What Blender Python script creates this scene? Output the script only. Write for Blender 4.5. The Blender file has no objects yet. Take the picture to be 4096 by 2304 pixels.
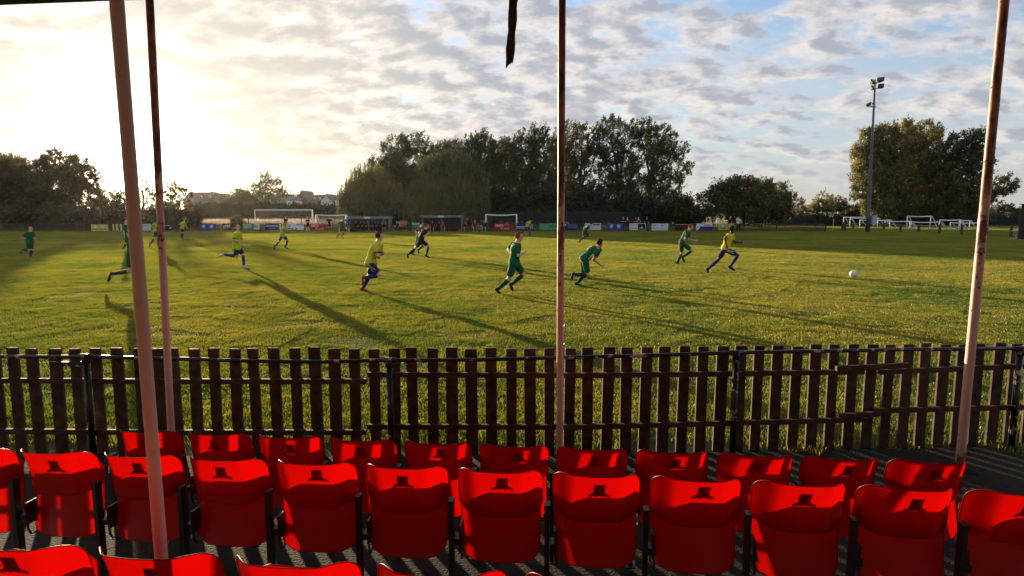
import bpy, bmesh, math, random
import numpy as np
from mathutils import Vector, Matrix
from mathutils.bvhtree import BVHTree
R = math.radians
random.seed(7); rng = np.random.default_rng(7)
scene = bpy.context.scene
COL = scene.collection

# ------------------------------------------------------------------ camera geometry
F = 4096*22/36; CH = 2.05; PT = R(6.65)
def ray(px, py):
    dx = px-2048; dy = 1152-py
    return Vector((dx, F*math.cos(PT)+dy*math.sin(PT), -F*math.sin(PT)+dy*math.cos(PT)))
def atz(px, py, z=0.0):
    d = ray(px, py); return Vector((0, 0, CH))+d*((z-CH)/d.z)
def atY(px, py, Y):
    d = ray(px, py); return Vector((0, 0, CH))+d*(Y/d.y)
def groundY(py): return atz(2048, py).y
SUN_AZ = R(31.2); SUN_EL = R(4.9)           # azimuth to the left of straight ahead
SUN = Vector((-math.sin(SUN_AZ)*math.cos(SUN_EL), math.cos(SUN_AZ)*math.cos(SUN_EL), math.sin(SUN_EL)))

# ------------------------------------------------------------------ materials
MATS = {}
def srgb(r, g, b): return tuple(((c/255)/12.92 if c/255 <= .04045 else ((c/255+.055)/1.055)**2.4) for c in (r, g, b))
def nd(nt, t, **kw):
    n = nt.nodes.new(t)
    for k, v in kw.items():
        if k in n.inputs: n.inputs[k].default_value = v
        else: setattr(n, k, v)
    return n
def c4(c): return (c[0], c[1], c[2], 1)
def mat(name, col, rough=.6, spec=.5, var=.25, scale=6.0, bump=0.0, bscale=40, trans=0.0, metal=0.0, tcol=None, col2=None, coord='Object', coat=0.0):
    """principled surface with noise-driven colour variation, optional bump and diffuse transmission"""
    if name in MATS: return MATS[name]
    m = bpy.data.materials.new(name); m.use_nodes = True; nt = m.node_tree; nt.nodes.clear()
    out = nd(nt, 'ShaderNodeOutputMaterial'); L = nt.links.new
    p = nd(nt, 'ShaderNodeBsdfPrincipled'); p.inputs['Roughness'].default_value = rough
    p.inputs['Metallic'].default_value = metal; p.inputs['Specular IOR Level'].default_value = spec
    p.inputs['Coat Weight'].default_value = coat
    tc = nd(nt, 'ShaderNodeTexCoord')
    vec = tc.outputs['Object'] if coord == 'Object' else nd(nt, 'ShaderNodeNewGeometry').outputs['Position']
    nz = nd(nt, 'ShaderNodeTexNoise', Scale=scale, Detail=5.0, Roughness=.6); L(vec, nz.inputs['Vector'])
    mr = nd(nt, 'ShaderNodeMapRange'); mr.inputs['From Min'].default_value = .3; mr.inputs['From Max'].default_value = .7; L(nz.outputs['Fac'], mr.inputs['Value'])
    mx = nd(nt, 'ShaderNodeMix', data_type='RGBA'); L(mr.outputs[0], mx.inputs['Factor'])
    a = tuple(c*(1-var) for c in col); b = col2 or tuple(min(1, c*(1+var)) for c in col)
    mx.inputs['A'].default_value = c4(a); mx.inputs['B'].default_value = c4(b)
    L(mx.outputs['Result'], p.inputs['Base Color'])
    if bump:
        n2 = nd(nt, 'ShaderNodeTexNoise', Scale=bscale, Detail=4.0); L(vec, n2.inputs['Vector'])
        bp = nd(nt, 'ShaderNodeBump', Strength=bump, Distance=.01); L(n2.outputs['Fac'], bp.inputs['Height']); L(bp.outputs[0], p.inputs['Normal'])
    sh = p.outputs[0]
    if trans:
        t = nd(nt, 'ShaderNodeBsdfTranslucent')
        if tcol: t.inputs['Color'].default_value = c4(tcol)
        else: L(mx.outputs['Result'], t.inputs['Color'])
        ms = nd(nt, 'ShaderNodeMixShader'); ms.inputs[0].default_value = trans
        L(sh, ms.inputs[1]); L(t.outputs[0], ms.inputs[2]); sh = ms.outputs[0]
    L(sh, out.inputs['Surface']); MATS[name] = m; return m
def cloth(rgb):
    return mat('cloth_%d_%d_%d' % rgb, srgb(*rgb), rough=.75, spec=.3, var=.12, scale=9, bump=.25, bscale=22, trans=.18)
def plain(rgb, rough=.6, var=.1, trans=0.0):
    return mat('paint_%d_%d_%d_%d' % (*rgb, int(trans*100)), srgb(*rgb), rough=rough, var=var, trans=trans)

# ------------------------------------------------------------------ objects
def tag(o, label=None, cat=None, group=None, kind=None):
    if label: o['label'] = label
    if cat: o['category'] = cat
    if group: o['group'] = group
    if kind: o['kind'] = kind
    return o
def thing(name, label, cat, loc=(0, 0, 0), rz=0.0, group=None):
    o = bpy.data.objects.new(name, None); COL.objects.link(o); o.location = loc; o.rotation_euler = (0, 0, rz)
    o.empty_display_size = .2
    return tag(o, label, cat, group)
def link(name, me, m=None, parent=None):
    o = bpy.data.objects.new(name, me); COL.objects.link(o)
    if m is not None:
        me.materials.clear(); me.materials.append(m)
    if parent is not None: o.parent = parent
    return o
def dup(root, loc, rz, label, group=None):
    r = root.copy(); COL.objects.link(r); r.location = loc; r.rotation_euler = (0, 0, rz); r['label'] = label
    if group: r['group'] = group
    for ch in list(root.children):
        c = ch.copy(); COL.objects.link(c); c.parent = r
        for g in list(ch.children):
            d = g.copy(); COL.objects.link(d); d.parent = c
    return r

class MB:
    """mesh builder: collects vertices and faces of one part"""
    def __init__(s): s.v = []; s.f = []
    def add(s, vs, fs):
        o = len(s.v); s.v += [tuple(v) for v in vs]; s.f += [tuple(i+o for i in f) for f in fs]; return s
    def box(s, a, b, M=None, bev=0.0):
        x0, y0, z0 = a; x1, y1, z1 = b
        vs = [Vector(p) for p in ((x0, y0, z0), (x1, y0, z0), (x1, y1, z0), (x0, y1, z0), (x0, y0, z1), (x1, y0, z1), (x1, y1, z1), (x0, y1, z1))]
        if M is not None: vs = [M @ v for v in vs]
        return s.add(vs, [(0, 3, 2, 1), (4, 5, 6, 7), (0, 1, 5, 4), (1, 2, 6, 5), (2, 3, 7, 6), (3, 0, 4, 7)])
    def loft(s, rings, cap=True):
        n = len(rings[0]); o = len(s.v)
        for r in rings: s.v += [tuple(p) for p in r]
        for i in range(len(rings)-1):
            for j in range(n):
                s.f.append((o+i*n+j, o+i*n+(j+1) % n, o+(i+1)*n+(j+1) % n, o+(i+1)*n+j))
        if cap:
            s.f.append(tuple(o+j for j in range(n))[::-1]); s.f.append(tuple(o+(len(rings)-1)*n+j for j in range(n)))
        return s
    def tube(s, pts, rad, n=8, cap=True):
        pts = [Vector(p) for p in pts]
        if not hasattr(rad, '__len__'): rad = [rad]*len(pts)
        rings = []; u = None
        for i, p in enumerate(pts):
            d = (pts[min(i+1, len(pts)-1)]-pts[max(i-1, 0)]).normalized()
            if u is None:
                u = d.orthogonal().normalized()
            else:
                u = (u-d*u.dot(d)).normalized()
            w = d.cross(u)
            rings.append([p+(u*math.cos(2*math.pi*j/n)+w*math.sin(2*math.pi*j/n))*rad[i] for j in range(n)])
        return s.loft(rings, cap)
    def capsule(s, a, b, ra, rb, n=10, k=3):
        a = Vector(a); b = Vector(b); d = (b-a)
        if d.length < 1e-5: d = Vector((0, 0, 1e-4))
        d = d.normalized(); u = d.orthogonal().normalized(); w = d.cross(u); rings = []
        for i in range(k):
            t = math.pi/2*(1-i/k); rings.append((a-d*ra*math.sin(t), max(ra*math.cos(t), ra*.05)))
        rings.append((a, ra)); rings.append((b, rb))
        for i in range(1, k+1):
            t = math.pi/2*(i/k); rings.append((b+d*rb*math.sin(t), max(rb*math.cos(t), rb*.05)))
        return s.loft([[c+(u*math.cos(2*math.pi*j/n)+w*math.sin(2*math.pi*j/n))*r for j in range(n)] for c, r in rings])
    def ball(s, c, ax, rad, n=14, k=9):
        c = Vector(c); X, Y, Z = ax; rings = []
        for i in range(k+1):
            t = -math.pi/2+math.pi*i/k; t = max(-math.pi/2+.05, min(math.pi/2-.05, t))
            rings.append([c+X*rad[0]*math.cos(t)*math.cos(2*math.pi*j/n)+Y*rad[1]*math.cos(t)*math.sin(2*math.pi*j/n)+Z*rad[2]*math.sin(t) for j in range(n)])
        return s.loft(rings)
    def prism(s, outline, y0, y1, M=None):
        n = len(outline)
        vs = [Vector((x, y0, z)) for x, z in outline]+[Vector((x, y1, z)) for x, z in outline]
        if M is not None: vs = [M @ v for v in vs]
        fs = [tuple(range(n)), tuple(range(2*n-1, n-1, -1))]+[((i+1) % n, i, n+i, n+(i+1) % n) for i in range(n)]
        return s.add(vs, fs)
    def mesh(s, name, smooth=False):
        me = bpy.data.meshes.new(name); me.from_pydata(s.v, [], s.f)
        bm = bmesh.new(); bm.from_mesh(me); bmesh.ops.recalc_face_normals(bm, faces=bm.faces[:]); bm.to_mesh(me); bm.free()
        if smooth: me.polygons.foreach_set('use_smooth', [True]*len(me.polygons))
        me.update(); return me
    def build(s, name, m, parent=None, smooth=False):
        return link(name, s.mesh(name, smooth), m, parent)

def remesh(mb, name, voxel, m, parent=None, smooth_it=2):
    me = mb.mesh(name); o = link(name, me, m)
    md = o.modifiers.new('r', 'REMESH'); md.mode = 'VOXEL'; md.voxel_size = voxel; md.use_smooth_shade = True
    if smooth_it:
        sm = o.modifiers.new('s', 'SMOOTH'); sm.iterations = smooth_it; sm.factor = .5
    dg = bpy.context.evaluated_depsgraph_get(); dg.update()
    new = bpy.data.meshes.new_from_object(o.evaluated_get(dg)); new.name = name
    o.modifiers.clear(); o.data = new; bpy.data.meshes.remove(me)
    new.materials.clear(); new.materials.append(m)
    if parent is not None: o.parent = parent
    return o
def wrinkle(o, amp, sc):
    """cloth folds pressed into a garment's surface"""
    from mathutils import noise
    me = o.data; off = Vector((random.uniform(0, 50), random.uniform(0, 50), 0))
    nr = [v.normal.copy() for v in me.vertices]
    for v, n in zip(me.vertices, nr):
        p = v.co; q = Vector((p.x*sc, p.y*sc, p.z*sc*.55+(p.x+p.y)*sc*.5))+off
        v.co = p+n*amp*(abs(noise.noise(q))*2-.6+.5*noise.noise(q*2.3))
    me.update()
def text_mesh(body, size, extrude=0.0, bold=0.0, align='CENTER'):
    cu = bpy.data.curves.new('t', 'FONT'); cu.body = body; cu.size = size; cu.extrude = extrude; cu.offset = bold
    cu.align_x = align; cu.align_y = 'CENTER'; cu.resolution_u = 3
    o = bpy.data.objects.new('t', cu); COL.objects.link(o)
    dg = bpy.context.evaluated_depsgraph_get(); dg.update()
    me = bpy.data.meshes.new_from_object(o.evaluated_get(dg))
    vs = [Vector(v.co) for v in me.vertices]; fs = [tuple(p.vertices) for p in me.polygons]
    bpy.data.objects.remove(o); bpy.data.curves.remove(cu); bpy.data.meshes.remove(me)
    return vs, fs
EXPO = 1.35
SKYMUL = (.97, .97, 1.12)
HAZE = 0.000032
# ------------------------------------------------------------------ camera, light, sky
cam = bpy.data.cameras.new('camera'); cam.lens = 22; cam.sensor_width = 36; cam.clip_end = 9000; cam.clip_start = .05
co = bpy.data.objects.new('camera', cam); COL.objects.link(co); co.location = (0, 0, CH); co.rotation_euler = (R(90)-PT, 0, 0)
scene.camera = co
sun = bpy.data.lights.new('sun', 'SUN'); sun.energy = 5.0; sun.angle = R(.5); sun.color = (1, .78, .47)
so = bpy.data.objects.new('sun', sun); COL.objects.link(so); so.rotation_euler = SUN.to_track_quat('Z', 'Y').to_euler()
scene.view_settings.view_transform = 'Standard'; scene.view_settings.look = 'None'
scene.view_settings.exposure = EXPO; scene.view_settings.gamma = 1
scene.cycles.use_denoising = True
scene.cycles.max_bounces = 8; scene.cycles.transparent_max_bounces = 8; scene.cycles.sample_clamp_indirect = 6
scene.cycles.caustics_reflective = False; scene.cycles.caustics_refractive = False

def make_world():
    w = bpy.data.worlds.new('World'); scene.world = w; w.use_nodes = True; nt = w.node_tree; nt.nodes.clear(); L = nt.links.new
    def M(op, a, b=None, c=None, clamp=False):
        n = nt.nodes.new('ShaderNodeMath'); n.operation = op; n.use_clamp = clamp
        for i, x in enumerate((a, b, c)):
            if x is None: continue
            if isinstance(x, (int, float)): n.inputs[i].default_value = x
            else: L(x, n.inputs[i])
        return n.outputs[0]
    def smooth(v, a, b):
        n = nt.nodes.new('ShaderNodeMapRange'); n.interpolation_type = 'SMOOTHSTEP'
        n.inputs['From Min'].default_value = a; n.inputs['From Max'].default_value = b; L(v, n.inputs['Value']); return n.outputs[0]
    def mixc(f, a, b):
        n = nd(nt, 'ShaderNodeMix', data_type='RGBA')
        for k, x in (('Factor', f), ('A', a), ('B', b)):
            if isinstance(x, (int, float)): n.inputs[k].default_value = x
            elif isinstance(x, tuple): n.inputs[k].default_value = c4(x)
            else: L(x, n.inputs[k])
        return n.outputs['Result']
    out = nd(nt, 'ShaderNodeOutputWorld'); bg = nd(nt, 'ShaderNodeBackground'); L(bg.outputs[0], out.inputs[0])
    S = .12; bg.inputs['Strength'].default_value = S; K = 1/(S*2**EXPO)       # colours below are the picture's linear values
    sky = nd(nt, 'ShaderNodeTexSky', sky_type='NISHITA', sun_disc=False, sun_elevation=SUN_EL, sun_rotation=-SUN_AZ, air_density=1.0, dust_density=.4, ozone_density=2.0)
    tc = nd(nt, 'ShaderNodeTexCoord'); sep = nd(nt, 'ShaderNodeSeparateXYZ'); L(tc.outputs['Generated'], sep.inputs[0])
    x, y, z = sep.outputs
    zz = M('ADD', M('MAXIMUM', z, 0.0), .36)
    px = M('DIVIDE', x, zz); py = M('DIVIDE', y, zz)
    def noise(ox, oy, sc, det, ro, sx=1.0, dist=0.0):
        cb = nd(nt, 'ShaderNodeCombineXYZ'); L(M('MULTIPLY', M('ADD', px, ox), sx), cb.inputs[0]); L(M('ADD', py, oy), cb.inputs[1])
        rt = nd(nt, 'ShaderNodeVectorRotate', rotation_type='Z_AXIS'); rt.inputs['Angle'].default_value = .55; L(cb.outputs[0], rt.inputs['Vector'])
        n = nd(nt, 'ShaderNodeTexNoise', Scale=sc, Detail=det, Roughness=ro, Distortion=dist); L(rt.outputs[0], n.inputs['Vector']); return n.outputs['Fac']
    dsun = nd(nt, 'ShaderNodeVectorMath', operation='DOT_PRODUCT'); L(tc.outputs['Generated'], dsun.inputs[0]); dsun.inputs[1].default_value = SUN
    ds = M('MAXIMUM', dsun.outputs['Value'], 0.0)
    def body(ox, oy):
        big = noise(ox, oy, 1.5, 3, .5, 1.0)
        dap = noise(ox+3, oy+1, 10.5, 7, .58, .75, .15)
        return M('ADD', M('MULTIPLY', big, .50), M('MULTIPLY', dap, 1.15))
    # more cover toward the sun and the middle, thinner to the right
    az = M('ARCTAN2', x, y)
    cover = M('ADD', M('MULTIPLY', smooth(az, .60, -.35), .15), M('MULTIPLY', smooth(z, .0, .30), .02))
    b0 = M('ADD', body(0, 0), cover); b1 = M('ADD', body(-.03*SUN.x/.5, -.03*SUN.y/.8), cover)
    mask = smooth(b0, .70, .94)
    thick = smooth(b0, .86, 1.14)
    lit = M('ADD', .62, M('MULTIPLY', M('SUBTRACT', b1, b0), 4.0), clamp=True)
    near = smooth(ds, .86, .992)
    shade = mixc(near, (.43, .455, .525), (.68, .63, .55)); bright = mixc(near, (.92, .84, .78), (1.12, 1.02, .86))
    lit2 = M('MULTIPLY', lit, M('SUBTRACT', 1.0, M('MULTIPLY', thick, .72)))
    cl = mixc(lit2, shade, bright)
    vm = nd(nt, 'ShaderNodeVectorMath', operation='SCALE'); L(cl, vm.inputs[0]); vm.inputs['Scale'].default_value = K
    # clear sky: the sky texture, a little brighter than physical at this exposure
    sk = nd(nt, 'ShaderNodeVectorMath', operation='MULTIPLY'); L(sky.outputs[0], sk.inputs[0]); sk.inputs[1].default_value = SKYMUL
    veil = mixc(smooth(z, .22, .0), sk.outputs[0], sk.outputs[0])
    hz = nd(nt, 'ShaderNodeVectorMath', operation='SCALE'); hz.inputs[0].default_value = (.50, .535, .61); hz.inputs['Scale'].default_value = K
    base = mixc(M('MULTIPLY', smooth(z, .30, .0), .85), sk.outputs[0], hz.outputs[0])
    mask2 = M('MULTIPLY', M('MULTIPLY', mask, .94), smooth(z, .01, .10))
    thin = M('MULTIPLY', smooth(noise(5, 2, 1.1, 4, .6, .4), .38, .68), .42)
    tv = nd(nt, 'ShaderNodeVectorMath', operation='SCALE'); tv.inputs[0].default_value = (.66, .665, .70); tv.inputs['Scale'].default_value = K
    base = mixc(thin, base, tv.outputs[0])
    comb = mixc(mask2, base, vm.outputs[0])
    # glow of the low sun through thin cloud
    g = M('ADD', M('ADD', M('MULTIPLY', M('POWER', ds, 700.0), 6.0), M('MULTIPLY', M('POWER', ds, 140.0), .55)), M('MULTIPLY', M('POWER', ds, 16.0), .03))
    gl = nd(nt, 'ShaderNodeVectorMath', operation='SCALE'); gl.inputs[0].default_value = (1.0*K, .91*K, .72*K); L(g, gl.inputs['Scale'])
    ad = nd(nt, 'ShaderNodeVectorMath', operation='ADD'); L(comb, ad.inputs[0]); L(gl.outputs[0], ad.inputs[1])
    # below the horizon: dark earth
    fin = mixc(smooth(z, -.03, -.005), (.05*K, .055*K, .04*K), ad.outputs[0])
    L(fin, bg.inputs['Color'])
make_world()
# ------------------------------------------------------------------ the ground, the pitch grass, the far hills
YAW = R(-5.95)                                  # the stand is turned a little against the camera
RX = Vector((math.cos(YAW), math.sin(YAW), 0)); RN = Vector((-math.sin(YAW), math.cos(YAW), 0))
def lineY(y0, x): return y0+math.tan(YAW)*x
def soil_mat():
    m = bpy.data.materials.new('turf_soil'); m.use_nodes = True; nt = m.node_tree; L = nt.links.new
    p = nt.nodes['Principled BSDF']; p.inputs['Roughness'].default_value = .95; p.inputs['Specular IOR Level'].default_value = .1
    g = nd(nt, 'ShaderNodeNewGeometry')
    n1 = nd(nt, 'ShaderNodeTexNoise', Scale=.35, Detail=6.0); L(g.outputs['Position'], n1.inputs['Vector'])
    n2 = nd(nt, 'ShaderNodeTexNoise', Scale=14.0, Detail=5.0); L(g.outputs['Position'], n2.inputs['Vector'])
    mx = nd(nt, 'ShaderNodeMix', data_type='RGBA'); L(n1.outputs['Fac'], mx.inputs['Factor']); mx.inputs['A'].default_value = (.035, .05, .014, 1); mx.inputs['B'].default_value = (.075, .075, .022, 1)
    m2 = nd(nt, 'ShaderNodeMix', data_type='RGBA', blend_type='MULTIPLY'); m2.inputs['Factor'].default_value = .6; L(mx.outputs['Result'], m2.inputs['A']); L(n2.outputs['Color'], m2.inputs['B'])
    L(m2.outputs['Result'], p.inputs['Base Color']); return m
def ground():
    xs = sorted(set([-6000, -3000, -1200, -500, -200, -100, -60, -30, -15, -8, 8, 15, 30, 60, 100, 200, 500, 1200, 3000, 6000]+[i*.5 for i in range(-15, 16)]))
    ys = sorted(set([-40, -10, -3, 8, 12, 20, 40, 80, 120, 200, 400, 900, 2000, 4000, 7000]+[i*.25 for i in range(-8, 29)]))
    def h(x, y):
        l = y-math.tan(YAW)*x
        t = max(0, min(1, (l-3.9)/.9)); return -.08*(1-t*t*(3-2*t))-.0
    vs = [(x, y, h(x, y) if y < 12 else 0) for y in ys for x in xs]; n = len(xs)
    fs = [(j*n+i, j*n+i+1, (j+1)*n+i+1, (j+1)*n+i) for j in range(len(ys)-1) for i in range(n-1)]
    me = bpy.data.meshes.new('ground'); me.from_pydata(vs, [], fs); me.polygons.foreach_set('use_smooth', [True]*len(fs))
    tag(link('ground', me, soil_mat()), 'grass covered ground of the football pitch and the fields behind', 'ground', kind='structure')
ground()
# bare trodden earth between the stand and the fence
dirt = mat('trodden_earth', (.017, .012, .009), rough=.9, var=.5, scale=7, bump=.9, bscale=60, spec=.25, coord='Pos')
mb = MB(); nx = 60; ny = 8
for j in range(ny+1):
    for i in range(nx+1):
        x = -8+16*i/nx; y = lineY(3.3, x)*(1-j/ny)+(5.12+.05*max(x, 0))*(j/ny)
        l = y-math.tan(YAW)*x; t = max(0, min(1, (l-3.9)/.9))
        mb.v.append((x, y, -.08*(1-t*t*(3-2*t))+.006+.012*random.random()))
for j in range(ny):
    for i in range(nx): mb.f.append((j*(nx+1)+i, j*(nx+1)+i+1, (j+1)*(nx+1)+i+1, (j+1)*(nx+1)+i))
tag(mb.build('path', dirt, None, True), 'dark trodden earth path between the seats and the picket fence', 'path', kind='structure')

def grass_mat(name, dark, dry, trans=.55, gloss=.12):
    m = bpy.data.materials.new(name); m.use_nodes = True; nt = m.node_tree; nt.nodes.clear(); L = nt.links.new
    out = nd(nt, 'ShaderNodeOutputMaterial'); g = nd(nt, 'ShaderNodeNewGeometry')
    n1 = nd(nt, 'ShaderNodeTexNoise', Scale=.22, Detail=6.0, Roughness=.65); L(g.outputs['Position'], n1.inputs['Vector'])
    n2 = nd(nt, 'ShaderNodeTexNoise', Scale=2.6, Detail=4.0); L(g.outputs['Position'], n2.inputs['Vector'])
    ad = nd(nt, 'ShaderNodeMath', operation='MULTIPLY_ADD'); L(n2.outputs['Fac'], ad.inputs[0]); ad.inputs[1].default_value = .6; L(n1.outputs['Fac'], ad.inputs[2])
    mr = nd(nt, 'ShaderNodeMapRange'); mr.inputs['From Min'].default_value = .60; mr.inputs['From Max'].default_value = 1.10; L(ad.outputs[0], mr.inputs['Value'])
    mx = nd(nt, 'ShaderNodeMix', data_type='RGBA'); L(mr.outputs[0], mx.inputs['Factor']); mx.inputs['A'].default_value = c4(dark); mx.inputs['B'].default_value = c4(dry)
    d = nd(nt, 'ShaderNodeBsdfDiffuse'); t = nd(nt, 'ShaderNodeBsdfTranslucent'); gl = nd(nt, 'ShaderNodeBsdfGlossy'); gl.inputs['Roughness'].default_value = .42; gl.inputs['Color'].default_value = (.8, .75, .55, 1)
    L(mx.outputs['Result'], d.inputs['Color']); L(mx.outputs['Result'], t.inputs['Color'])
    a = nd(nt, 'ShaderNodeMixShader'); a.inputs[0].default_value = trans; L(d.outputs[0], a.inputs[1]); L(t.outputs[0], a.inputs[2])
    b = nd(nt, 'ShaderNodeMixShader'); b.inputs[0].default_value = gloss; L(a.outputs[0], b.inputs[1]); L(gl.outputs[0], b.inputs[2]); L(b.outputs[0], out.inputs['Surface']); return m
def blades_mesh(name, n, half, h0, h1, w, m, lean=.5, clump=.25):
    """one patch of blades: bent two-part blades, many per square metre"""
    r = np.random.default_rng(3); x = r.uniform(-half, half, n); y = r.uniform(-half, half, n)
    hh = r.uniform(h0, h1, n)*(1+clump*np.sin(x*9+2*np.sin(y*7))*np.sin(y*11)); az = r.uniform(0, 2*np.pi, n); la = r.uniform(0, 2*np.pi, n); lm = r.uniform(.1, lean, n)*hh
    ww = w*r.uniform(.6, 1.3, n); dx, dy = np.cos(az)*ww/2, np.sin(az)*ww/2; lx, ly = np.cos(la)*lm, np.sin(la)*lm
    P = np.zeros((n, 5, 3))
    P[:, 0] = np.stack([x-dx, y-dy, 0*x], 1); P[:, 1] = np.stack([x+dx, y+dy, 0*x], 1)
    P[:, 2] = np.stack([x+dx*.8+lx*.35, y+dy*.8+ly*.35, hh*.6], 1); P[:, 3] = np.stack([x-dx*.8+lx*.35, y-dy*.8+ly*.35, hh*.6], 1)
    P[:, 4] = np.stack([x+lx, y+ly, hh*.95], 1)
    me = bpy.data.meshes.new(name); b = np.arange(n)*5
    me.vertices.add(n*5); me.vertices.foreach_set('co', P.ravel())
    q = np.stack([b, b+1, b+2, b+3], 1); t = np.stack([b+3, b+2, b+4], 1)
    loops = np.concatenate([q, t], 1).ravel(); me.loops.add(n*7); me.loops.foreach_set('vertex_index', loops)
    st = np.empty(n*2, int); st[0::2] = np.arange(n)*7; st[1::2] = np.arange(n)*7+4
    me.polygons.add(n*2); me.polygons.foreach_set('loop_start', st)
    me.update(calc_edges=True); me.validate(); me.materials.append(m); return me
def scatter(o, sx, sy, step, origin, jitter, smin, smax, cull):
    """geometry nodes: the object's own patch repeated over a jittered grid, turned at random"""
    ng = bpy.data.node_groups.new('scatter_'+o.name, 'GeometryNodeTree'); N = ng.nodes; L = ng.links.new
    ng.interface.new_socket('Geometry', in_out='INPUT', socket_type='NodeSocketGeometry'); ng.interface.new_socket('Geometry', in_out='OUTPUT', socket_type='NodeSocketGeometry')
    gi = N.new('NodeGroupInput'); go = N.new('NodeGroupOutput')
    gr = N.new('GeometryNodeMeshGrid'); gr.inputs['Size X'].default_value = sx; gr.inputs['Size Y'].default_value = sy
    gr.inputs['Vertices X'].default_value = max(2, int(sx/step)); gr.inputs['Vertices Y'].default_value = max(2, int(sy/step))
    rv = N.new('FunctionNodeRandomValue'); rv.data_type = 'FLOAT_VECTOR'; rv.inputs[0].default_value = (-jitter, -jitter, 0); rv.inputs[1].default_value = (jitter, jitter, 0)
    ad = N.new('ShaderNodeVectorMath'); ad.operation = 'ADD'; L(rv.outputs[0], ad.inputs[0]); ad.inputs[1].default_value = origin
    sp = N.new('GeometryNodeSetPosition'); L(gr.outputs[0], sp.inputs[0]); L(ad.outputs[0], sp.inputs['Offset'])
    last = sp.outputs[0]
    if cull:
        ps = N.new('GeometryNodeInputPosition'); se = N.new('ShaderNodeSeparateXYZ'); L(ps.outputs[0], se.inputs[0])
        ab = N.new('ShaderNodeMath'); ab.operation = 'ABSOLUTE'; L(se.outputs[0], ab.inputs[0])
        mm = N.new('ShaderNodeMath'); mm.operation = 'MULTIPLY_ADD'; L(se.outputs[1], mm.inputs[0]); mm.inputs[1].default_value = cull; mm.inputs[2].default_value = 5
        cp = N.new('FunctionNodeCompare'); cp.data_type = 'FLOAT'; cp.operation = 'GREATER_THAN'; L(ab.outputs[0], cp.inputs[0]); L(mm.outputs[0], cp.inputs[1])
        de = N.new('GeometryNodeDeleteGeometry'); L(last, de.inputs[0]); L(cp.outputs[0], de.inputs[1]); last = de.outputs[0]
    ip = N.new('GeometryNodeInstanceOnPoints'); L(last, ip.inputs['Points']); L(gi.outputs[0], ip.inputs['Instance'])
    r2 = N.new('FunctionNodeRandomValue'); r2.data_type = 'FLOAT_VECTOR'; r2.inputs[0].default_value = (-.02, -.02, 0); r2.inputs[1].default_value = (.02, .02, 6.283)
    r3 = N.new('FunctionNodeRandomValue'); r3.data_type = 'FLOAT'; r3.inputs[2].default_value = smin; r3.inputs[3].default_value = smax
    L(r2.outputs[0], ip.inputs['Rotation']); L(r3.outputs[1], ip.inputs['Scale']); L(ip.outputs[0], go.inputs[0])
    md = o.modifiers.new('scatter', 'NODES'); md.node_group = ng
turf = grass_mat('turf_blades', (.084, .160, .013), (.42, .34, .04), trans=.6, gloss=.05)
o = link('grass', blades_mesh('grass', 4600, .84, .014, .034, .008, None or turf)); o.data.materials.clear(); o.data.materials.append(turf)
tag(o, 'short mown backlit grass of the football pitch', 'grass', kind='stuff')
scatter(o, 150, 73.2, 1.0, (0, 5.35+36.6+1.1, 0), .3, .85, 1.15, .87)
o = link('rough_grass', blades_mesh('rough_grass', 1500, .5, .02, .065, .008, turf), turf)
tag(o, 'longer uncut grass along the foot of the near fence', 'grass', kind='stuff')
scatter(o, 12, .5, .5, (0, 6.05, 0), .12, .7, 1.0, 0)
# far hills and the pale field on them
def hills():
    az = np.linspace(R(-75), R(75), 151); mb = MB(); prof = []
    for a in az: prof.append(30+14*math.sin(a*5.1+1)+9*math.sin(a*13+2)+5*math.sin(a*31)+(13 if a > R(33) else 0))
    for d, k in ((1500, 0), (1900, .35), (2300, .8), (2600, 1.0), (3200, .7), (4200, 0)):
        for a, p in zip(az, prof): mb.v.append((d*math.sin(a), d*math.cos(a), p*k+(1.5 if k == 0 and d < 2000 else 0)-1.5*(d > 4000)))
    n = len(az)
    for j in range(5):
        for i in range(n-1): mb.f.append((j*n+i, j*n+i+1, (j+1)*n+i+1, (j+1)*n+i))
    m = mat('hill_woods', (.035, .05, .045), rough=.95, var=.4, scale=.012, col2=(.075, .085, .065), coord='Pos')
    tag(mb.build('hills', m, None, True), 'low wooded hills far beyond the fields', 'hills', kind='structure')
hills()
# ------------------------------------------------------------------ concrete terrace, roof, poles
conc = mat('terrace_concrete', (.085, .044, .028), rough=.38, var=.45, scale=5, bump=1.0, bscale=45, spec=.5, coord='Pos')
def terr(y0, y1, z0, z1):
    M4 = Matrix.Rotation(YAW, 4, 'Z'); mb = MB(); n = 60
    xs = np.linspace(-6, 6, n)
    prof = [(y1, z0), (y1, z1-.015), (y1-.015, z1), (y0, z1), (y0, z0)]
    mb.loft([[M4 @ Vector((x, py, pz+(.004*random.random() if pz > z0 else 0))) for py, pz in prof] for x in xs])
    return mb
mb = terr(-3.0, 1.85, -.5, .21); tag(mb.build('terrace', conc), 'concrete terrace step under the back row of seats', 'terrace', kind='structure')
mb = terr(1.852, 3.05, -.5, .055); tag(mb.build('terrace', conc), 'rough concrete terrace step under the middle row of seats', 'terrace', kind='structure')
mb = terr(3.052, 3.95, -.5, -.085); tag(mb.build('terrace', conc), 'low concrete terrace step under the front row of seats', 'terrace', kind='structure')

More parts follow.
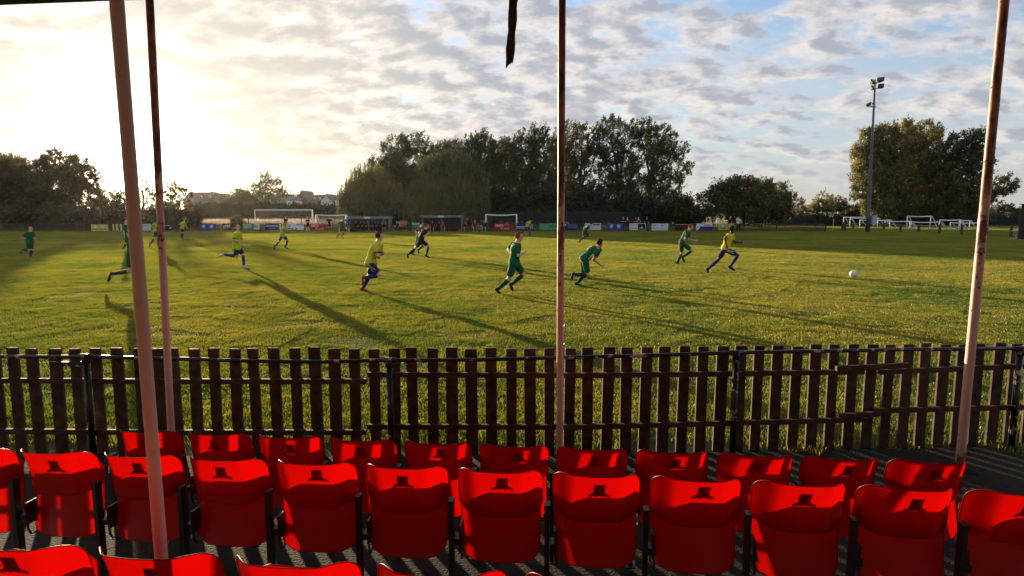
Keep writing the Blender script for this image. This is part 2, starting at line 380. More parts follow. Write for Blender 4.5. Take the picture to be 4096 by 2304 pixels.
roofm = mat('roof_sheet', (.10, .09, .085), rough=.6, var=.4, scale=2)
beamm = mat('eave_timber', (.035, .025, .018), rough=.8, var=.5, scale=8)
sh = thing('grandstand_shelter', 'dark roof eave of the seating stand at the top left corner', 'stand roof')
mb = MB(); M4 = Matrix.Rotation(YAW, 4, 'Z'); n = 160
for k, (yy, zz) in enumerate(((5.0, 3.86), (1.5, 4.1), (-3.2, 4.4))):
    for i in range(n+1):
        x = -8+16*i/n; mb.v.append(M4 @ Vector((x, yy, zz+.02*math.cos(i*math.pi/2))))
for k in range(2):
    for i in range(n): mb.f.append((k*(n+1)+i, k*(n+1)+i+1, (k+1)*(n+1)+i+1, (k+1)*(n+1)+i))
mb.build('roof_sheet', roofm, sh)
mb = MB(); mb.box((-8, 4.84, 3.787), (8, 4.98, 3.85), M4); mb.build('eave_beam', beamm, sh)
mb = MB(); mb.box((-8, -3.2, -.4), (8, -3.05, 4.36), M4); mb.build('rear_wall', mat('stand_boards', (.09, .075, .06), var=.4, scale=3, coord='Pos'), sh)

def pole_mat(shift=0.0):
    """faded pink-white paint flaking off to rust, more of it higher up"""
    m = bpy.data.materials.new('flaking_pole_paint'); m.use_nodes = True; nt = m.node_tree; L = nt.links.new; p = nt.nodes['Principled BSDF']
    g = nd(nt, 'ShaderNodeTexCoord'); mp = nd(nt, 'ShaderNodeMapping'); mp.inputs['Scale'].default_value = (1, 1, .35); L(g.outputs['Object'], mp.inputs['Vector'])
    sz = nd(nt, 'ShaderNodeSeparateXYZ'); L(g.outputs['Object'], sz.inputs[0])
    n1 = nd(nt, 'ShaderNodeTexNoise', Scale=9.0, Detail=7.0, Roughness=.62); L(mp.outputs[0], n1.inputs['Vector'])
    n2 = nd(nt, 'ShaderNodeTexNoise', Scale=45.0, Detail=5.0); L(g.outputs['Object'], n2.inputs['Vector'])
    hr = nd(nt, 'ShaderNodeMapRange'); hr.inputs['From Min'].default_value = 1.2; hr.inputs['From Max'].default_value = 2.6; hr.inputs['To Min'].default_value = -.14; hr.inputs['To Max'].default_value = .17; L(sz.outputs[2], hr.inputs['Value'])
    lo = nd(nt, 'ShaderNodeMapRange'); lo.inputs['From Min'].default_value = .0; lo.inputs['From Max'].default_value = .35; lo.inputs['To Min'].default_value = .24; lo.inputs['To Max'].default_value = 0; L(sz.outputs[2], lo.inputs['Value'])
    a0 = nd(nt, 'ShaderNodeMath', operation='ADD'); L(hr.outputs[0], a0.inputs[0]); L(lo.outputs[0], a0.inputs[1])
    a = nd(nt, 'ShaderNodeMath', operation='ADD'); L(n1.outputs['Fac'], a.inputs[0]); L(a0.outputs[0], a.inputs[1])
    b = nd(nt, 'ShaderNodeMath', operation='MULTIPLY_ADD'); L(n2.outputs['Fac'], b.inputs[0]); b.inputs[1].default_value = .16; L(a.outputs[0], b.inputs[2])
    th = nd(nt, 'ShaderNodeMapRange'); th.inputs['From Min'].default_value = .565+shift; th.inputs['From Max'].default_value = .60+shift; L(b.outputs[0], th.inputs['Value'])
    rust = nd(nt, 'ShaderNodeMix', data_type='RGBA'); n4 = nd(nt, 'ShaderNodeTexNoise', Scale=16.0, Detail=6.0, Roughness=.65); L(mp.outputs[0], n4.inputs['Vector']); rr_ = nd(nt, 'ShaderNodeMapRange'); rr_.inputs['From Min'].default_value = .42; rr_.inputs['From Max'].default_value = .60; L(n4.outputs['Fac'], rr_.inputs['Value']); L(rr_.outputs[0], rust.inputs['Factor']); rust.inputs['A'].default_value = (.085, .026, .016, 1); rust.inputs['B'].default_value = (.52, .17, .10, 1)
    pnt = nd(nt, 'ShaderNodeMix', data_type='RGBA'); L(n1.outputs['Fac'], pnt.inputs['Factor']); pnt.inputs['A'].default_value = (.78, .37, .28, 1); pnt.inputs['B'].default_value = (.92, .62, .53, 1)
    mx = nd(nt, 'ShaderNodeMix', data_type='RGBA'); L(th.outputs[0], mx.inputs['Factor']); L(pnt.outputs['Result'], mx.inputs['A']); L(rust.outputs['Result'], mx.inputs['B']); L(mx.outputs['Result'], p.inputs['Base Color'])
    p.inputs['Roughness'].default_value = .5
    bp = nd(nt, 'ShaderNodeBump', Strength=.6, Distance=.004); bp.invert = True; L(b.outputs[0], bp.inputs['Height']); L(bp.outputs[0], p.inputs['Normal']); return m
polem = pole_mat(); polem1 = pole_mat(.30)
def pole(name, xt, xb, yb, Y, r, zbase, label):
    t = atY(xt*1.5901, 0, Y); b = atY(xb*1.5901, yb*1.5901, Y); d = (t-b)/(t.z-b.z)
    p0 = b+d*(zbase-b.z); p1 = b+d*(3.84-b.z)
    mb = MB(); n = 70
    pts = [p0.lerp(p1, i/n) for i in range(n+1)]
    mb.tube([p-p0 for p in pts], [r*(1+.015*random.uniform(-1, 1)) for _ in pts], 20)
    for _ in range(60):                                             # curled flakes of paint and rust standing off the edge
        k = random.uniform(.15, .98); q = p0.lerp(p1, k)-p0; a = random.uniform(0, 6.28); s = random.uniform(.004, .011); e = Vector((math.cos(a), math.sin(a), 0)); tn = Vector((-math.sin(a), math.cos(a), 0)); c = q+e*r*.98
        mb.add([c-tn*s*.4-Vector((0, 0, s)), c+tn*s*.4-Vector((0, 0, s)), c+tn*s*.5+Vector((0, 0, s))+e*s*.7, c-tn*s*.3+Vector((0, 0, s*.8))+e*s*.5], [(0, 1, 2, 3)])
    th = thing(name, label, 'pole', p0, 0, 'steel poles holding up the stand roof')
    mb.build('shaft', polem1 if Y < 3 else polem, th, True); return th, p0
pole('support_pole', 293.5, 405, 1390, 2.42, .0245, .055, 'thickest salmon pink pole rising among the seats in front of the low sun')
pole('support_pole', 376.5, 431, 1090, 4.85, .0275, -.02, 'thin rusty pole just right of the thick pole by the sun')
pole('support_pole', 1414, 1408, 1120, 4.85, .0275, -.02, 'straight rusty pole in the middle of the picture before the tall trees')
p4, b4 = pole('support_pole', 2526, 2414, 1176, 4.86, .034, .035, 'leaning rusty pole with sunlit left edge and visible concrete foot')
mb = MB(); rings = []
for z, rr in ((-.12, .19), (.0, .17), (.02, .14), (.034, .08)):
    rings.append([Vector((rr*math.cos(2*math.pi*j/18)*(1+.15*math.sin(j*2.3)), rr*.8*math.sin(2*math.pi*j/18)*(1+.12*math.sin(j*1.7+1)), z-.035)) for j in range(18)])
mb.loft(rings); mb.build('concrete_foot', dirt, p4)
# the broken batten that hangs from the eave
bt = thing('hanging_batten', 'broken rotten wooden batten hanging from the roof above the pitch', 'batten', (0, 0, 0))
top = atY(1294*1.5901, -60, 4.82); bot = atY(1282*1.5901, 166*1.5901, 4.80); mb = MB(); rings = []; random.seed(4)
for i in range(15):
    c = top.lerp(bot, i/14); w = (.033+.004*math.sin(i*1.3))*(1-.12*i/14); x0 = -w+.004*random.uniform(-1, 1); x1 = w
    if i == 14: rings.append([c+Vector((x0, -.01, -.015)), c+Vector((x0*.2, -.01, .01)), c+Vector((x0*.2, .01, .01)), c+Vector((x0, .01, -.02))])
    else: rings.append([c+Vector((x0, -.012, 0)), c+Vector((x1, -.012, 0)), c+Vector((x1, .012, 0)), c+Vector((x0, .012, 0))])
mb.loft(rings)
mb.add([bot+Vector((.0, -.01, .04)), bot+Vector((.028, -.01, .04)), bot+Vector((.022, -.01, .012)), bot+Vector((.016, -.01, .024)), bot+Vector((.008, -.01, .006))], [(0, 1, 2, 3, 4)])
mb.build('batten', mat('rotten_wood', (.035, .016, .011), rough=.85, var=.6, scale=14, bump=1, bscale=50, col2=(.16, .07, .045)), bt)

# ------------------------------------------------------------------ tip-up seats
def seat_mat():
    m = bpy.data.materials.new('red_seat_plastic'); m.use_nodes = True; nt = m.node_tree; L = nt.links.new; p = nt.nodes['Principled BSDF']; out = nt.nodes['Material Output']
    tc = nd(nt, 'ShaderNodeNewGeometry'); n1 = nd(nt, 'ShaderNodeTexNoise', Scale=3.0, Detail=5.0); L(tc.outputs['Position'], n1.inputs['Vector'])
    n2 = nd(nt, 'ShaderNodeTexNoise', Scale=38.0, Detail=4.0, Roughness=.7); L(tc.outputs['Position'], n2.inputs['Vector'])
    mx = nd(nt, 'ShaderNodeMix', data_type='RGBA'); L(n1.outputs['Fac'], mx.inputs['Factor']); mx.inputs['A'].default_value = (.34, .0022, .0026, 1); mx.inputs['B'].default_value = (.46, .006, .005, 1)
    oi = nd(nt, 'ShaderNodeObjectInfo'); hv = nd(nt, 'ShaderNodeHueSaturation'); L(mx.outputs['Result'], hv.inputs['Color'])
    vr = nd(nt, 'ShaderNodeMapRange'); vr.inputs['To Min'].default_value = .82; vr.inputs['To Max'].default_value = 1.12; L(oi.outputs['Random'], vr.inputs['Value']); L(vr.outputs[0], hv.inputs['Value'])
    mp = nd(nt, 'ShaderNodeMapping'); mp.inputs['Scale'].default_value = (1, 1, 6); mp.inputs['Rotation'].default_value = (.3, .9, .2); L(tc.outputs['Position'], mp.inputs['Vector'])
    n3 = nd(nt, 'ShaderNodeTexNoise', Scale=22.0, Detail=6.0, Roughness=.75); L(mp.outputs[0], n3.inputs['Vector'])
    sc_ = nd(nt, 'ShaderNodeMapRange'); sc_.inputs['From Min'].default_value = .60; sc_.inputs['From Max'].default_value = .80; sc_.inputs['To Max'].default_value = .35; L(n3.outputs['Fac'], sc_.inputs['Value'])
    du = nd(nt, 'ShaderNodeMix', data_type='RGBA'); L(sc_.outputs[0], du.inputs['Factor']); L(hv.outputs[0], du.inputs['A']); du.inputs['B'].default_value = (.40, .10, .085, 1)
    L(du.outputs['Result'], p.inputs['Base Color'])
    mr = nd(nt, 'ShaderNodeMapRange'); mr.inputs['To Min'].default_value = .26; mr.inputs['To Max'].default_value = .48; L(n2.outputs['Fac'], mr.inputs['Value']); L(mr.outputs[0], p.inputs['Roughness'])
    p.inputs['Specular IOR Level'].default_value = .35
    bp = nd(nt, 'ShaderNodeBump', Strength=.06, Distance=.004); L(n2.outputs['Fac'], bp.inputs['Height']); L(bp.outputs[0], p.inputs['Normal'])
    t = nd(nt, 'ShaderNodeBsdfTranslucent'); t.inputs['Color'].default_value = (.46, .0014, .0010, 1)
    ms = nd(nt, 'ShaderNodeMixShader'); ms.inputs[0].default_value = .42; L(p.outputs[0], ms.inputs[1]); L(t.outputs[0], ms.inputs[2]); L(ms.outputs[0], out.inputs['Surface']); return m
seatm = seat_mat(); iron = mat('black_iron', (.012, .012, .013), rough=.5, var=.4, scale=20, bump=.3, bscale=60)
platem = mat('black_number_plate', (.010, .008, .008), rough=.5, var=.3)
def grid_shell(fn, nu, nv, rim=.0020):
    """a curved moulded shell with a rolled rim; fn(u, v) for u in -1..1, v in 0..1"""
    mb = MB()
    for j in range(nv+1):
        for i in range(nu+1): mb.v.append(tuple(fn(-1+2*i/nu, j/nv)))
    for j in range(nv):
        for i in range(nu): mb.f.append((j*(nu+1)+i, j*(nu+1)+i+1, (j+1)*(nu+1)+i+1, (j+1)*(nu+1)+i))
    per = [Vector(fn(-1+2*i/nu, 0)) for i in range(nu+1)]+[Vector(fn(1, j/nv)) for j in range(1, nv+1)]+[Vector(fn(1-2*i/nu, 1)) for i in range(1, nu+1)]+[Vector(fn(-1, 1-j/nv)) for j in range(1, nv)]
    n = 6; N = len(per); o = len(mb.v)
    for k in range(N):
        d = (per[(k+1) % N]-per[k-1]).normalized(); a = d.cross(Vector((0, 1, 0))).normalized(); b = d.cross(a)
        for j in range(n):
            t = 2*math.pi*j/n; mb.v.append(tuple(per[k]+(a*math.cos(t)+b*math.sin(t))*rim))
    for k in range(N):
        for j in range(n): mb.f.append((o+k*n+j, o+k*n+(j+1) % n, o+((k+1) % N)*n+(j+1) % n, o+((k+1) % N)*n+j))
    return mb
def sm(a, b, t): t = max(0, min(1, (t-a)/(b-a))); return t*t*(3-2*t)
def rounded(u, v, w, z0, z1, r0, r1):
    """map a square to a rectangle with rounded corners (superellipse-like squeeze near top and bottom)"""
    h = z1-z0; z = z0+h*v; x = w*u
    for rr, dz in ((r0, z-z0), (r1, z1-z)):
        if dz < rr: x = u*(w-rr+math.sqrt(max(0, rr*rr-(rr-dz)**2)))
    return x, z
def back_fn(u, v):
    vv = 1-(1-v)**1.35 if v > .5 else v; vv = v
    x, z = rounded(u, vv, .209, .505, .742, .035, .085)
    a = abs(x)/.209
    z += -.012*(1-a*a)*sm(.4, 1, v)-.022*(1-a*a)*(1-sm(0, .5, v))
    y = .080*sm(.50, 1.06, a)+.012*a*a-.055*(v-.1)**2-.010*v+.012*sm(.75, 1, v)*0
    return Vector((x, y, z))
def pan_fn(u, v):
    x, z = rounded(u, v, .198, .24, .625, .075, .06)
    a = abs(x)/.198
    y = .060+.05*(v-.15)+.018*math.sin(math.pi*min(1, v*1.05))-.030*(1-a*a)*(1-v*.4)+.03*sm(.85, 1, v)
    return Vector((x, y, z))
def make_seat():
    t = thing('folding_seat', 'red seat', 'seat')
    b = grid_shell(back_fn, 26, 20); me = b.build('backrest', seatm, t, True)
    p = grid_shell(pan_fn, 22, 20); p.build('seat_pan', seatm, t, True)
    pl = MB(); c = back_fn(.04, .70); yy = c.y+.006; s = .5
    hat = [(-.056, 0), (-.034, .011), (-.030, .016), (-.027, .066), (.029, .068), (.028, .018), (.034, .012), (.056, .002), (.052, -.012), (.030, -.004), (.016, -.007), (.004, -.001), (-.014, -.008), (-.028, -.003), (-.050, -.013)]
    hat = [(.012+x*.92, c.z-.03+z*.92) for x, z in hat]
    n = len(hat); pl.v = [(x, back_fn(x/.209, (z-.505)/.237).y+.015, z) for x, z in hat]+[(x, back_fn(x/.209, (z-.505)/.237).y+.0175, z) for x, z in hat]
    pl.f = [tuple(range(n)), tuple(range(2*n-1, n-1, -1))]+[((i+1) % n, i, n+i, n+(i+1) % n) for i in range(n)]
    pl.build('number_plate', platem, t)
    leg = MB(); x0 = -.2335
    leg.box((x0-.0115, -.012, .0), (x0+.0115, .030, .555)); leg.box((x0-.014, -.015, .545), (x0+.014, .034, .562)); leg.box((x0-.03, -.03, 0), (x0+.03, .06, .008))
    leg.build('support_leg', iron, t)
    arm = MB(); arm.box((x0+.015, .005, .33), (x0+.05, .075, .36)); arm.box((x0+.035, .02, .30), (x0+.045, .09, .42)); arm.tube([(x0+.04, .03, .33), (x0+.045, .02, .28), (x0+.045, .035, .245), (x0+.04, .075, .235), (x0+.036, .11, .255)], .006, 6)
    arm.build('hinge_arm', iron, t)
    return t
proto = make_seat(); ROWS = (
    ('front', 3.585, .667-.697, [-2.54+.4665*i+.212 for i in range(11)], 'front row beside the fence'),
    ('middle', 2.875, .808-.697, [-3.07+.4655*i+.212 for i in range(-1, 13)], 'middle row'),
    ('back', 1.77, .952-.697, [-1.85+.470*i+.212 for i in range(0, 6)], 'back row'))
ORD = ['first', 'second', 'third', 'fourth', 'fifth', 'sixth', 'seventh', 'eighth', 'ninth', 'tenth', 'eleventh', 'twelfth', 'thirteenth', 'fourteenth']
first = True
for nm, y0, zf, xs, say in ROWS:
    xs = [x for x in xs if abs(x) < (3.15 if nm != 'back' else 1.95)]
    k = 0
    for i, x in enumerate(xs):
        loc = (x, lineY(y0, x), zf); rz = YAW+R(random.uniform(-.7, .7))
        lab = 'red tip-up plastic seat, %s from the left in the %s' % (ORD[i], say)
        if first: proto.location = loc; proto.rotation_euler = (0, 0, rz); proto['label'] = lab; proto['group'] = 'red tip-up seats of the stand'; s = proto; first = False
        else: s = dup(proto, loc, rz, lab, 'red tip-up seats of the stand')
        for c in s.children:
            if c.name.startswith('number_plate'): c.location = (random.uniform(-.022, .018), .0, random.uniform(-.012, .008))
            if c.name.startswith('seat_pan'): c.rotation_euler = (R(random.uniform(-1.5, 1.5)), 0, 0)
    # the last seat of a row carries the closing leg
    leg = [c for c in s.children if c.name.startswith('support_leg')][0].copy(); COL.objects.link(leg); leg.parent = s; leg.location = (.467, 0, 0)
# ------------------------------------------------------------------ near picket fence
def fenceY(x): return 5.18+.028*max(0, x-1.0)*min(1, max(0, x-1)*.6)+.006*max(0, -x-1.5)+.03*max(0, x)
wood = mat('dark_picket_wood', (.042, .021, .012), rough=.8, var=.5, scale=9, bump=.7, bscale=35, col2=(.11, .052, .027), coord='Pos')
pipe = mat('black_flaking_pipe', (.010, .011, .012), rough=.38, var=.4, scale=12)
def pipe_mat():
    m = mat('black_flaking_pipe', (.01, .01, .01)); nt = m.node_tree; L = nt.links.new; p = nt.nodes['Principled BSDF']
    g = nd(nt, 'ShaderNodeNewGeometry'); n = nd(nt, 'ShaderNodeTexNoise', Scale=11.0, Detail=5.0, Roughness=.6); L(g.outputs['Position'], n.inputs['Vector'])
    mr = nd(nt, 'ShaderNodeMapRange'); mr.inputs['From Min'].default_value = .60; mr.inputs['From Max'].default_value = .62; L(n.outputs['Fac'], mr.inputs['Value'])
    mx = nd(nt, 'ShaderNodeMix', data_type='RGBA'); L(mr.outputs[0], mx.inputs['Factor']); mx.inputs['A'].default_value = (.010, .011, .012, 1); mx.inputs['B'].default_value = (.55, .40, .38, 1); L(mx.outputs['Result'], p.inputs['Base Color'])
pipe_mat()
fn = thing('picket_fence', 'dark brown wooden picket fence with black pipe rail before the pitch', 'fence', (0, 5.18, 0)); FO = Vector((0, 5.18, 0))
random.seed(11)
px = [-23, 27, 77, 131, 184, 236, 290, 345, 395, 430, 482, 533, 585, 636, 688, 740, 790, 838, 888, 939, 988, 1036, 1086, 1135, 1186, 1236, 1286, 1335, 1384, 1433, 1481, 1530, 1579, 1626, 1674, 1722, 1770, 1818, 1866, 1911, 1958, 2007, 2055, 2101, 2149, 2195, 2242, 2288, 2334, 2380, 2425, 2470, 2517, 2562, 2606]
tops = {}
for x in px:
    c = atY(x*1.5901, 1396, 5.2); Y = fenceY(c.x); c = atY(x*1.5901, 1396, Y)
    zt = .932+random.uniform(-.008, .008); w = .047+random.uniform(-.004, .004); ti = random.uniform(-.012, .012); th = .011
    mb = MB(); d = .004
    out = [(-w, -.06), (w, -.06), (w+ti, zt-d), (w-d+ti, zt), (-w+d+ti, zt+random.uniform(-.003, .003)), (-w+ti, zt-d)]
    mb.prism(out, -th, th, Matrix.Translation((c.x-FO.x, Y-FO.y+.02, 0)) @ Matrix.Rotation(R(random.uniform(-2, 2))+math.atan(.03), 4, 'Z'))
    mb.build('picket', wood, fn)
def rail(pts, hgt, name, m):
    mb = MB()
    for i in range(len(pts)-1):
        a, b = pts[i], pts[i+1]
        A = Vector((a[0], fenceY(a[0])-.012, a[1])); B = Vector((b[0], fenceY(b[0])-.012, b[1]))
        vs = []
        for P in (A, B): vs += [P+Vector((0, -.036, -hgt/2)), P+Vector((0, 0, -hgt/2)), P+Vector((0, 0, hgt/2)), P+Vector((0, -.036, hgt/2))]
        mb.add([v-FO for v in vs], [(0, 1, 5, 4), (1, 2, 6, 5), (2, 3, 7, 6), (3, 0, 4, 7), (0, 3, 2, 1), (4, 5, 6, 7)])
    return mb.build(name, m, fn)
def zat(px_, py_):
    c = atY(px_*1.5901, py_*1.5901, 5.2); return (c.x, atY(px_*1.5901, py_*1.5901, fenceY(c.x)-.03).z)
rail([zat(-40, 957), zat(450, 959), zat(925, 959)], .042, 'rail', wood); rail([zat(-40, 1084), zat(450, 1087), zat(925, 1087)], .042, 'rail', wood)
rail([zat(928, 942), zat(1450, 944), zat(1840, 940), zat(2190, 935)], .042, 'rail', wood); rail([zat(928, 1073), zat(1450, 1074), zat(1840, 1064), zat(2200, 1055)], .042, 'rail', wood)
def rail2(a, b, off):
    o = rail([a, b], .042, 'rail', wood); o.location = (0, off, 0)
rail2(zat(2110, 924), zat(2300, 916), -.04); rail2(zat(2230, 936), zat(2620, 921), 0)
rail2(zat(2120, 1043), zat(2225, 1037), -.04); rail2(zat(2215, 1033), zat(2620, 1024), 0)
pts = [zat(x, y) for x, y in ((-60, 896), (0, 894), (250, 895), (480, 900), (650, 905), (800, 907), (985, 903), (1200, 902), (1420, 896), (1660, 890), (1850, 884), (2100, 880), (2300, 876), (2480, 875), (2640, 873))]
mb = MB(); mb.tube([Vector((x, fenceY(x)-.075, z))-FO for x, z in pts], .0165, 12); hr = mb.build('handrail', pipe, fn, True)
for (x, yt) in ((232, 893), (985, 902), (1850, 884), (2600, 874), (182, 905)):
    X, z = zat(x, yt); mb = MB()
    if x == 182: mb.box((X-.13, fenceY(X)-.09-FO.y, z-.045), (X+.13, fenceY(X)-.05-FO.y, z-.006)); mb.build('bracket', pipe, fn); continue
    mb.tube([(X, fenceY(X)-.075-FO.y, -.1), (X, fenceY(X)-.075-FO.y, z-.005)], .027, 12); mb.tube([(X, fenceY(X)-.075-FO.y, z-.06), (X, fenceY(X)-.075-FO.y, z+.012)], .032, 12)
    mb.tube([(X-.06, fenceY(X)-.075-FO.y, z), (X+.06, fenceY(X)-.075-FO.y, z)], .0215, 12); mb.build('post', pipe, fn, True)

# ------------------------------------------------------------------ far fence, banners
YF = 79.0
fw = mat('far_picket_wood', (.05, .036, .026), rough=.85, var=.4, scale=1.5, coord='Pos')
def zF(py, Y=YF): return atY(2048, py, Y).z
X0 = atY(-250, 900, YF).x; X1 = atY(3305, 900, YF).x
ff = thing('picket_fence', 'long low picket fence with banners along the far side of the pitch', 'fence', (0, YF, 0))
mb = MB(); x = X0; zt = zF(894)
while x < X1:
    dx = atY(1405, 900, YF).x; 
    mb.box((x, -.012, 0), (x+.085, .012, zt+random.uniform(-.02, .02))); x += .150
mb.build('picket_panel', fw, ff)
for z in (.25, zt-.25):
    mb = MB(); mb.box((X0, .013, z), (X1, .055, z+.07)); mb.build('rail', fw, ff)
x = X0
while x < X1:
    mb = MB(); mb.box((x, .056, 0), (x+.09, .15, zt+.03)); mb.build('post', fw, ff); x += 6.2

def banner(x0, x1, y0, y1, col, label, decals=(), trans=.35):
    """a printed sheet tied to the camera side of the far fence; decals are prints on its face: (kind, u0, v0, u1, v1, colour, text)"""
    Y = YF-.06; a = atY(x0, y1, Y); b = atY(x1, y0, Y); W = b.x-a.x; H = b.z-a.z
    t = thing('advertising_banner', label, 'banner', (a.x, Y, a.z), 0, 'banners along the far fence')
    mb = MB(); n = 12; rows = []
    for k in (0, 1):
        for i in range(n+1):
            u = i/n; rows.append((W*u, -.012*math.sin(u*math.pi*3+x0)-.004*k, H*k+.008*math.sin(u*9+x0)))
    mb.v = rows+[(p[0], p[1]+.006, p[2]) for p in rows]; m = 2*(n+1)
    for i in range(n): mb.f += [(i, i+1, n+1+i+1, n+1+i), (m+i+1, m+i, m+n+1+i, m+n+1+i+1), (n+1+i, n+1+i+1, m+n+1+i+1, m+n+1+i), (i+1, i, m+i, m+i+1)]
    mb.f += [(0, n+1, m+n+1, m), (n+1+n, n, m+n, m+n+1+n)]
    mb.build('sheet', plain(col, .7, .12, trans), t)
    groups = {}; lay = 0
    for dcl in decals:
        lay += 1; kind, u0, v0, u1, v1, c = dcl[:6]; y = -.02-.003*lay; key = (kind, c)
        mb = groups.setdefault(key, MB())
        X, Z, XX, ZZ = W*u0, H*v0, W*u1, H*v1
        if kind == 'text':
            vs, fs = text_mesh(dcl[6], 1.0, 0, .02)
            mnx = min(v.x for v in vs); mxx = max(v.x for v in vs); mnz = min(v.y for v in vs); mxz = max(v.y for v in vs)
            sl = dcl[7] if len(dcl) > 7 else 0
            mb.add([(X+(v.x-mnx)/(mxx-mnx)*(XX-X), y, Z+(v.y-mnz)/(mxz-mnz)*(ZZ-Z)+sl*(v.x-mnx)/(mxx-mnx)*H) for v in vs], fs)
        elif kind == 'lines':
            k = dcl[6]
            for i in range(k):
                zz = Z+(ZZ-Z)*(i+.2)/k; h = (ZZ-Z)/k*.5; x = X; random.seed(i+int(x0))
                while x < XX-.03:
                    w = random.uniform(.06, .22); mb.add([(x, y, zz), (min(x+w, XX), y, zz), (min(x+w, XX), y, zz+h), (x, y, zz+h)], [(0, 1, 2, 3)]); x += w+.05
        elif kind == 'poly':
            mb.add([(W*p, y, H*q) for p, q in dcl[6]], [tuple(range(len(dcl[6])))])
        else:
            mb.add([(X, y, Z), (XX, y, Z), (XX, y, ZZ), (X, y, ZZ)], [(0, 1, 2, 3)])
    for (kind, c), mb in groups.items():
        mb.build({'text': 'printed_word', 'lines': 'small_print', 'poly': 'printed_emblem', 'rect': 'printed_panel'}[kind], plain(c, .7, .05, .3), t)
    return t
def crest(u, w=.11, lo=.22, hi=.85, shield=(150, 190, 220), rib=(150, 50, 45)):
    sh = [(u-w, hi-.05), (u-w*.4, hi+.04), (u, hi-.02), (u+w*.4, hi+.04), (u+w, hi-.05), (u+w*.9, lo+.2), (u, lo+.08), (u-w*.9, lo+.2)]
    rb = [(u-w*1.6, lo), (u-w*1.1, lo+.14), (u+w*1.1, lo+.14), (u+w*1.6, lo), (u+w*.9, lo+.02), (u, lo+.06), (u-w*.9, lo+.02)]
    xx = [(u-w*.55, hi-.15), (u-w*.1, lo+.42), (u+w*.5, hi-.18), (u+w*.15, lo+.3), (u-w*.5, lo+.25)]
    return [('poly', 0, 0, 1, 1, shield, sh), ('poly', 0, 0, 1, 1, rib, rb), ('poly', 0, 0, 1, 1, (245, 245, 235), xx)]
Yl, Bl, Wh = (205, 200, 60), (40, 75, 165), (225, 228, 235)
B = banner
B(366, 431, 898, 924, Yl, 'yellow banner with two crests on the far fence, leftmost of all banners', crest(.27)+crest(.73))
B(451, 520, 896, 923, Yl, 'yellow banner with blue upright stripes half hidden by the thick pole', [('rect', .10, 0, .20, 1, Bl), ('rect', .33, 0, .43, 1, Bl), ('rect', .55, 0, .65, 1, Bl), ('rect', .78, 0, .88, 1, Bl)])
B(540, 602, 896, 922, Wh, 'white banner with grey lettering between the two left poles', [('text', .35, .5, .92, .88, (120, 122, 135), 'OOOO'), ('lines', .3, .12, .9, .4, (150, 152, 165), 2)])
B(642, 692, 897, 921, (45, 38, 34), 'dark brown banner with one thin white line right of the thin pole', [('rect', .2, .78, .78, .86, (200, 200, 200)), ('rect', .72, .3, .86, .52, (215, 220, 225))])
B(799, 865, 895, 922, Bl, 'blue banner with two crests left of the far goal', crest(.25)+crest(.72))
B(891, 962, 894, 920, (30, 26, 28), 'black banner with tilted white letters left of the green banner', [('text', .06, .2, .42, .72, (235, 235, 235), 'EPM', .18), ('lines', .5, .12, .95, .5, (170, 165, 170), 2)])
B(970, 1037, 893, 918, (40, 150, 95), 'green and white banner below the left post of the far goal', [('poly', 0, 0, 1, 1, (225, 232, 235), [(.66, 0), (1, 0), (1, 1), (.74, 1)]), ('lines', .72, .3, .95, .65, (40, 60, 60), 2), ('lines', .06, .2, .55, .85, (190, 225, 205), 4)])
B(1061, 1126, 893, 919, (45, 50, 140), 'navy banner with a white text line beneath the goal net', [('lines', .04, .45, .80, .75, (230, 232, 245), 2), ('rect', .84, .1, .97, .88, (220, 215, 222)), ('rect', .3, .2, .62, .24, (200, 205, 225)), ('lines', .86, .25, .95, .7, (60, 50, 60), 3)])
B(1147, 1214, 893, 919, (222, 228, 238), 'white and light blue banner beneath the right half of the net', [('rect', .58, .72, 1, 1, (70, 150, 215)), ('rect', .3, .0, .40, .3, (70, 150, 215)), ('rect', .5, .0, .6, .3, (70, 150, 215)), ('poly', 0, 0, 1, 1, (120, 40, 60), [(.03, .12), (.25, .12), (.25, .28), (.03, .28)]), ('lines', .06, .4, .24, .9, (60, 80, 80), 3)])
SRD = [('text', .08, .52, .42, .84, (245, 240, 242), 'SRD'), ('poly', 0, 0, 1, 1, (245, 240, 242), [(.40, .90), (.47, .88), (.56, .62), (.40, .34), (.40, .38), (.51, .62), (.44, .84)]), ('lines', .55, .72, .92, .94, (215, 150, 160), 2), ('lines', .38, .08, .92, .34, (230, 190, 195), 2)]
B(1240, 1301, 894, 921, (190, 25, 45), 'red banner with white SRD lettering left of the dugouts', SRD)
B(1590, 1633, 888, 916, (40, 150, 85), 'green banner behind the seated man in orange', [('lines', .1, .5, .9, .9, (210, 235, 215), 2), ('rect', .0, .0, 1, .2, (70, 80, 95))])
B(1645, 1690, 888, 917, (40, 150, 85), 'green banner with the word fleets beside the second dugout', [('text', .08, .62, .92, .92, (225, 245, 230), 'fleets'), ('lines', .2, .38, .8, .48, (190, 225, 200), 1), ('rect', 0, 0, 1, .22, (80, 95, 115))])
B(1885, 1953, 892, 921, (35, 95, 70), 'dark green banner behind two seated men right of the second dugout', [('text', .42, .48, .72, .74, (225, 235, 230), '1100'), ('lines', .42, .12, .7, .4, (190, 210, 200), 2), ('lines', .03, .3, .2, .9, (180, 200, 190), 4)])
B(1976, 2044, 894, 920, (185, 22, 45), 'red banner with white SRD lettering under the small goal', SRD)
B(2066, 2136, 893, 921, (45, 55, 130), 'blue banner reading MASON behind the leaping yellow player', [('text', .05, .38, .52, .60, (240, 240, 248), 'MASON'), ('lines', .05, .2, .5, .34, (225, 225, 240), 1), ('lines', .62, .2, .95, .7, (225, 225, 240), 3)])
